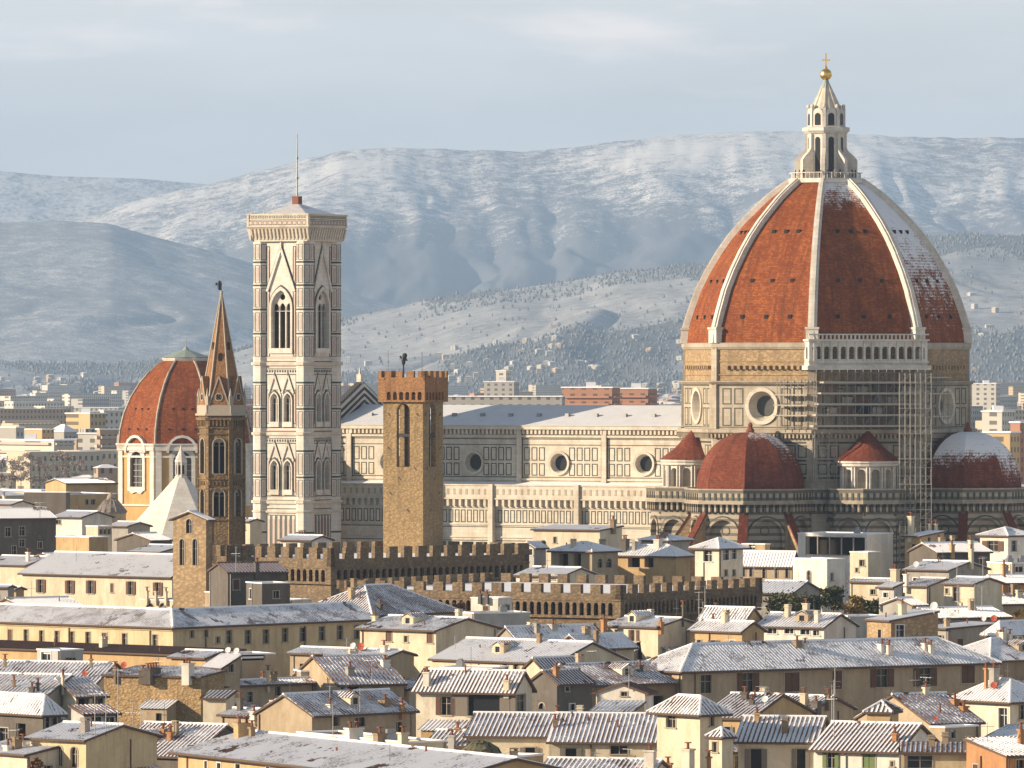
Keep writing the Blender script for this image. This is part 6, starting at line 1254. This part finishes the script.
def cupola():
    c = at(111, 513, 1380); s = 1380/F; root = empty('cupola', (c.x, c.y, 0), 0, 'low ribbed cone cupola dusted with snow left of the baptistery roof', 'cupola')
    mb = MB(); mb.lathe([(15*s, 0), (15*s, c.z)], n=16); mb.build('drum', wallmat('tan'), root)
    mb = MB(); mb.lathe([(16*s, c.z), (12*s, c.z+7*s), (6*s, c.z+13*s), (4*s, c.z+15*s)], n=16, sn=lambda i, z: .2); rf = mb.build('cone_roof', domemat('grey_slates', (.24, .22, .20), (.34, .31, .28)), root, snow=True)
    mb = MB()
    for k in range(16): f = AF(k*22.5, 0); mb.tube(f.p(0, c.z+.2, 16*s), f.p(0, c.z+13*s, 6.2*s), .18, n=4)
    mb.build('rib', M_DRUM, rf); mb = MB(); mb.lathe([(4*s, c.z+14*s), (4.4*s, c.z+16*s), (2.5*s, c.z+19*s), (.05, c.z+21*s)], n=10); mb.build('lantern', M_DRUM, root)
cupola()

# ------------------------------------------------------------------ the town beyond
FARW = {}
def farwall(k, rgb, st=3.2, bw=3.0):
    if k in FARW: return FARW[k]
    m, nt, b = newmat('far_wall'); co = oco(nt); s = nd(nt, 'ShaderNodeSeparateXYZ', {'Vector': co})
    h = mth(nt, 'ADD', s.outputs[0], s.outputs[1])
    fx = mth(nt, 'FRACT', mth(nt, 'DIVIDE', h, bw)); fz = mth(nt, 'FRACT', mth(nt, 'DIVIDE', s.outputs[2], st))
    w_ = mth(nt, 'MULTIPLY', mth(nt, 'MULTIPLY', mth(nt, 'GREATER_THAN', fx, .34), mth(nt, 'LESS_THAN', fx, .74)), mth(nt, 'MULTIPLY', mth(nt, 'GREATER_THAN', fz, .30), mth(nt, 'LESS_THAN', fz, .78)))
    c = mixc(nt, noise(nt, co, .15, 3), rgb, tuple(x*.75 for x in rgb)); nt.links.new(mixc(nt, mth(nt, 'MULTIPLY', w_, .8), c, (.07, .065, .06)), b.inputs['Base Color']); FARW[k] = m; return m
FC = [(0.52, 0.45, 0.34), (0.58, 0.50, 0.36), (0.60, 0.57, 0.50), (0.44, 0.33, 0.23), (0.42, 0.22, 0.14), (0.55, 0.40, 0.22), (0.40, 0.38, 0.35)]
def block(label, px, py, D, wl, wr, a=50, ci=2, roof='flat', group=None, rise=2.0, bands=False, name='apartment_block', cat='building'):
    """far building: its near corner is behind (px, py = roof edge); wl and wr are the picture widths of its two faces"""
    C = at(px, py, D); h = C.z; C = V(C.x, C.y, 0); uL, uR = axes(a); L, W = max(4, hitline(px-wl, C, uL)), max(4, hitline(px+wr, C, uR))
    root = empty(name, C, 0, label, cat, group); mb = MB(); fL = Fr((0, 0, 0), uL, -uR); fR = Fr((0, 0, 0), uR, -uL)
    for f, w_ in ((fL, L), (fR, W), (Fr(uL*L, uR, uL), W), (Fr(uR*W, uL, uR), L)): mb.wall(f, rect(0, w_, 0, h))
    o = mb.build('wall', farwall(ci, FC[ci]), root); o.rotation_euler = (0, 0, 0)
    if bands:
        mb = MB()
        for f, w_ in ((fL, L), (fR, W)):
            for k in range(int(h/3.1)): mb.fbox(f, w_*.05, w_*.95, 3.1*k+2, 3.1*k+2.9, 0, 1.1)
        mb.build('balcony', farwall(99, (.50, .44, .38), 50, 50) if ci != 4 else farwall(98, (.46, .24, .16), 50, 50), root)
    c = [V(0, 0, 0)-uL*.4-uR*.4, uR*(W+.4)-uL*.4, uR*(W+.4)+uL*(L+.4), uL*(L+.4)-uR*.4]; mb = MB(); z = V(0, 0, h); k = V(0, 0, h+.5)
    if roof == 'flat':
        mb.hexa([p+z for p in c]+[p+k for p in c])
        if W > 8 and L > 8: q = uL*L*.5+uR*W*.5; mb.hexa([q+z+x for x in (V(-2, -2, 0), V(2, -2, 0), V(2, 2, 0), V(-2, 2, 0))]+[q+z+x for x in (V(-2, -2, 2.4), V(2, -2, 2.4), V(2, 2, 2.4), V(-2, 2, 2.4))])
    else:
        m = min(L, W)/2; r = V(0, 0, h+rise); r0 = uL*m+uR*m+r; r1 = (uL*(L-m)+uR*m+r) if L >= W else (uL*m+uR*(W-m)+r)
        P4 = [p+z for p in c]; 
        if L >= W: mb.poly([P4[0], P4[3], r1, r0]); mb.poly([P4[1], P4[2], r1, r0]); mb.poly([P4[0], P4[1], r0]); mb.poly([P4[3], P4[2], r1])
        else: mb.poly([P4[0], P4[1], r1, r0]); mb.poly([P4[3], P4[2], r1, r0]); mb.poly([P4[0], P4[3], r0]); mb.poly([P4[1], P4[2], r1])
        mb.poly(P4)
    mb.build('roof', M_SNOW, root)
block('pale apartment block with stacked balconies far left above the bare trees', 54, 441, 2550, 66, 20, 40, 2, bands=True)
block('grey block with a blue hip roof behind the pale balcony block', 64, 432, 2750, 16, 14, 45, 6, 'hip', rise=3)
block('wide tan office block with a bare lit side, left of the red dome', 90, 414, 3050, 24, 16, 40, 5)
block('white slatted block standing left of the red domed chapel', 98, 434, 2650, 20, 5, 70, 2)
block('dark balcony block touching the left side of the red domed chapel', 100, 430, 2480, 2, 20, 20, 3, bands=True)
block('grey office slab behind the red domed chapel at left', 104, 411, 3150, 4, 26, 20, 2)
block('low pavilion with a white roof left of the red domed chapel', 98, 468, 1900, 3, 20, 20, 3, 'hip', rise=1.0)
block('low tan block behind the pale balcony block', 42, 430, 2700, 16, 12, 45, 5)
block('grey flat block at the far left edge', 16, 428, 2900, 20, 8, 45, 6)
block('long snow roofed shed across the plain far left', 92, 417, 4200, 110, 10, 80, 2, name='long_shed', cat='shed')
block('long snow roofed station hall across the plain far left, behind the first shed', 118, 408, 5000, 130, 10, 82, 2, name='long_shed', cat='shed')
block('red brick housing block seen over the nave roof, left one of two', 612, 388, 2900, 50, 8, 70, 4, bands=True)
block('red brick housing block seen over the nave roof, right one of two', 648, 389, 2950, 32, 9, 70, 4, bands=True)
block('long dark slab of flats seen over the nave roof', 562, 397, 2700, 118, 3, 80, 6)
block('tall concrete tower block over the nave roof near the battlemented tower', 506, 371, 4800, 10, 5, 60, 2)
block('wide office with a ribbed front below the concrete tower block', 514, 382, 4500, 30, 5, 70, 6)
block('broad tan block right of the cathedral dome', 1010, 433, 2100, 26, 10, 60, 5)
block('white block with grey windows right of the cathedral dome', 1002, 412, 2700, 20, 12, 60, 2)
block('orange block cut by the right edge above the half dome', 1020, 423, 2350, 9, 14, 50, 4)
block('low white hall with a flat snowy roof right of the cathedral dome', 996, 384, 4600, 24, 4, 70, 2)
rr = random.Random(21)
for i in range(44):
    if i < 22: px = rr.uniform(-10, 118)
    elif i < 30: px = rr.uniform(346, 378) if i % 2 else rr.uniform(446, 560)
    else: px = rr.uniform(972, 1034)
    D = rr.uniform(1750, 3600) if not 340 < px < 600 else rr.uniform(3000, 4200)
    h = rr.uniform(10, 24) if px < 900 else rr.uniform(9, 21); py = YH+(CH-h)*F/D; w_ = rr.uniform(9, 24)*F/D
    right = px > 900
    lab = 'small snow roofed house in the suburb right of the cathedral dome' if right else ('small snow roofed house on the plain beyond the nave' if px > 340 else 'small snow roofed house on the plain left of the red domed chapel')
    block(lab, px, py, D, w_*.7, w_*.4, rr.choice([40, 50, 58]), rr.choice([0, 1, 2, 2, 3, 5, 6]), rr.choice(['flat', 'hip', 'hip']), 'small suburb houses right of the dome' if right else ('small suburb houses beyond the nave' if px > 340 else 'small suburb houses far left'), 1.8, name='suburb_house', cat='house')
# the far town, thousands of specks out to the hills: one mass
def far_town():
    V_, F_, MI = [], [], []; r = random.Random(77)
    def add(x, y, z0, L, W, h, a, ci, gable):
        a = R_(a); ux, uy = math.cos(a), math.sin(a); k = len(V_)
        cs = [(x+ux*p-uy*q, y+uy*p+ux*q) for p, q in ((-L/2, -W/2), (L/2, -W/2), (L/2, W/2), (-L/2, W/2))]
        V_.extend([(p, q, z0-2) for p, q in cs]+[(p, q, z0+h) for p, q in cs])
        for i in range(4): F_.append((k+i, k+(i+1) % 4, k+4+(i+1) % 4, k+4+i)); MI.append(ci)
        if gable: V_.append((x, y, z0+h+min(L, W)*.16)); [(F_.append((k+4+i, k+4+(i+1) % 4, k+8)), MI.append(7)) for i in range(4)]
        else: F_.append((k+4, k+5, k+6, k+7)); MI.append(7)
    for _ in range(5200):
        px = r.uniform(-300, 1324); D = 2300*math.exp(r.random()*1.55)
        if D < 3600 and 130 < px < 940: continue
        big = r.random() < .12
        L, W, h = (r.uniform(20, 60), r.uniform(12, 18), r.uniform(14, 32)) if big else (r.uniform(8, 20), r.uniform(8, 14), r.uniform(5, 14))
        add((px-512)/F*D, D, 0, L, W, h, r.choice([20, 35, 50])+r.uniform(-6, 6), r.choice([0, 1, 2, 2, 2, 3, 4, 5, 6]), not big)
    for _ in range(3400):      # the town goes on to both sides of what the photograph shows
        D = r.uniform(600, 2300); px = r.choice([r.uniform(-700, -40), r.uniform(1075, 1750)])
        if px < 0: px -= 40
        add((px-512)/F*D, D, 0, r.uniform(9, 22), r.uniform(8, 13), r.uniform(8, 17), r.choice([40, 50])+r.uniform(-8, 8), r.choice([0, 1, 2, 2, 3, 5, 6]), True)
    for _ in range(1500):
        i = int(150*r.random()**2.4*.62); j = r.randrange(640); px = -420+1864*j/639
        if fbm(np.array([px/60.0]), np.array([i/18.0]), 2)[0] < .47: continue
        add(NX[i, j]+r.uniform(-2, 2), NY[i, j]+r.uniform(-6, 6), NZ[i, j], r.uniform(8, 15), r.uniform(7, 11), r.uniform(5, 10), r.uniform(0, 90), r.choice([0, 1, 2, 2, 2, 5]), True)
    me = bpy.data.meshes.new('distant_town'); me.from_pydata(V_, [], F_)
    for k in range(7): me.materials.append(farwall(('t', k), tuple(min(.75, x*1.1) for x in FC[k]), 3.3, 3.1))
    me.materials.append(M_SNOW); me.polygons.foreach_set('material_index', MI); me.update()
    o = bpy.data.objects.new('distant_town', me); col.objects.link(o); tag(o, 'countless small houses and blocks spreading over the plain to the hills', 'town', None, 'stuff')
far_town()

# ------------------------------------------------------------------ visitors on the lantern terrace
def visitors():
    sk = [(0, 0, .92), (0, 0, 1.15), (0, 0, 1.40), (0, 0, 1.52), (0, 0.02, 1.66), (-.19, 0, 1.40), (-.24, .02, 1.12), (-.20, .12, .92), (.19, 0, 1.40), (.24, .02, 1.12), (.18, .14, .94), (-.10, 0, .86), (-.11, .02, .48), (-.12, 0, .06), (.10, 0, .86), (.11, .03, .48), (.12, 0, .06), (-.12, .14, .03), (.12, .14, .03)]
    ed = [(0, 1), (1, 2), (2, 3), (3, 4), (2, 5), (5, 6), (6, 7), (2, 8), (8, 9), (9, 10), (0, 11), (11, 12), (12, 13), (0, 14), (14, 15), (15, 16), (13, 17), (16, 18)]
    rd = [.17, .17, .17, .065, .115, .075, .06, .04, .075, .06, .04, .10, .075, .055, .10, .075, .055, .045, .045]
    coats = [plain('dark_coat', (0.03, 0.03, 0.04), .9), plain('brown_coat', (0.10, 0.06, 0.04), .9), plain('pale_coat', (0.45, 0.40, 0.34), .9)]
    me0 = None
    dg = None
    for i, (ang, rr_, ci) in enumerate(((-78, 5.9, 0), (-60, 5.9, 1), (-47, 6.0, 0), (-14, 6.0, 0), (2, 5.9, 0), (14, 6.0, 2), (24, 5.9, 0), (52, 6.0, 1), (66, 5.9, 0))):
        if me0 is None:
            me = bpy.data.meshes.new('person'); me.from_pydata(sk, ed, []); o = bpy.data.objects.new('person', me); col.objects.link(o)
            md = o.modifiers.new('skin', 'SKIN'); o.modifiers.new('smooth', 'SUBSURF').levels = 1
            for v_, r_ in zip(me.skin_vertices[0].data, rd): v_.radius = (r_, r_*.85)
            me.skin_vertices[0].data[0].use_root = True
            bpy.context.view_layer.update(); me0 = bpy.data.meshes.new_from_object(o.evaluated_get(bpy.context.evaluated_depsgraph_get())); o.modifiers.clear()
        else: o = bpy.data.objects.new('person', None); bpy.data.objects.remove(o); o = bpy.data.objects.new('person', me0); col.objects.link(o)
        m2 = me0.copy(); m2.materials.clear(); m2.materials.append(coats[ci]); o.data = m2
        a_ = R_(ang); o.location = (DC.x+rr_*math.sin(a_), DC.y-rr_*math.cos(a_), 91.05); o.rotation_euler = (0, 0, a_+math.pi+.3*(i % 3-1))
        tag(o, 'visitor in a pale coat leaning at the lantern railing on top of the dome' if ci == 2 else ('visitor in a brown coat standing at the lantern railing' if ci else 'tiny visitor in a dark coat standing at the lantern railing'), 'person', 'visitors on the lantern terrace')
visitors()
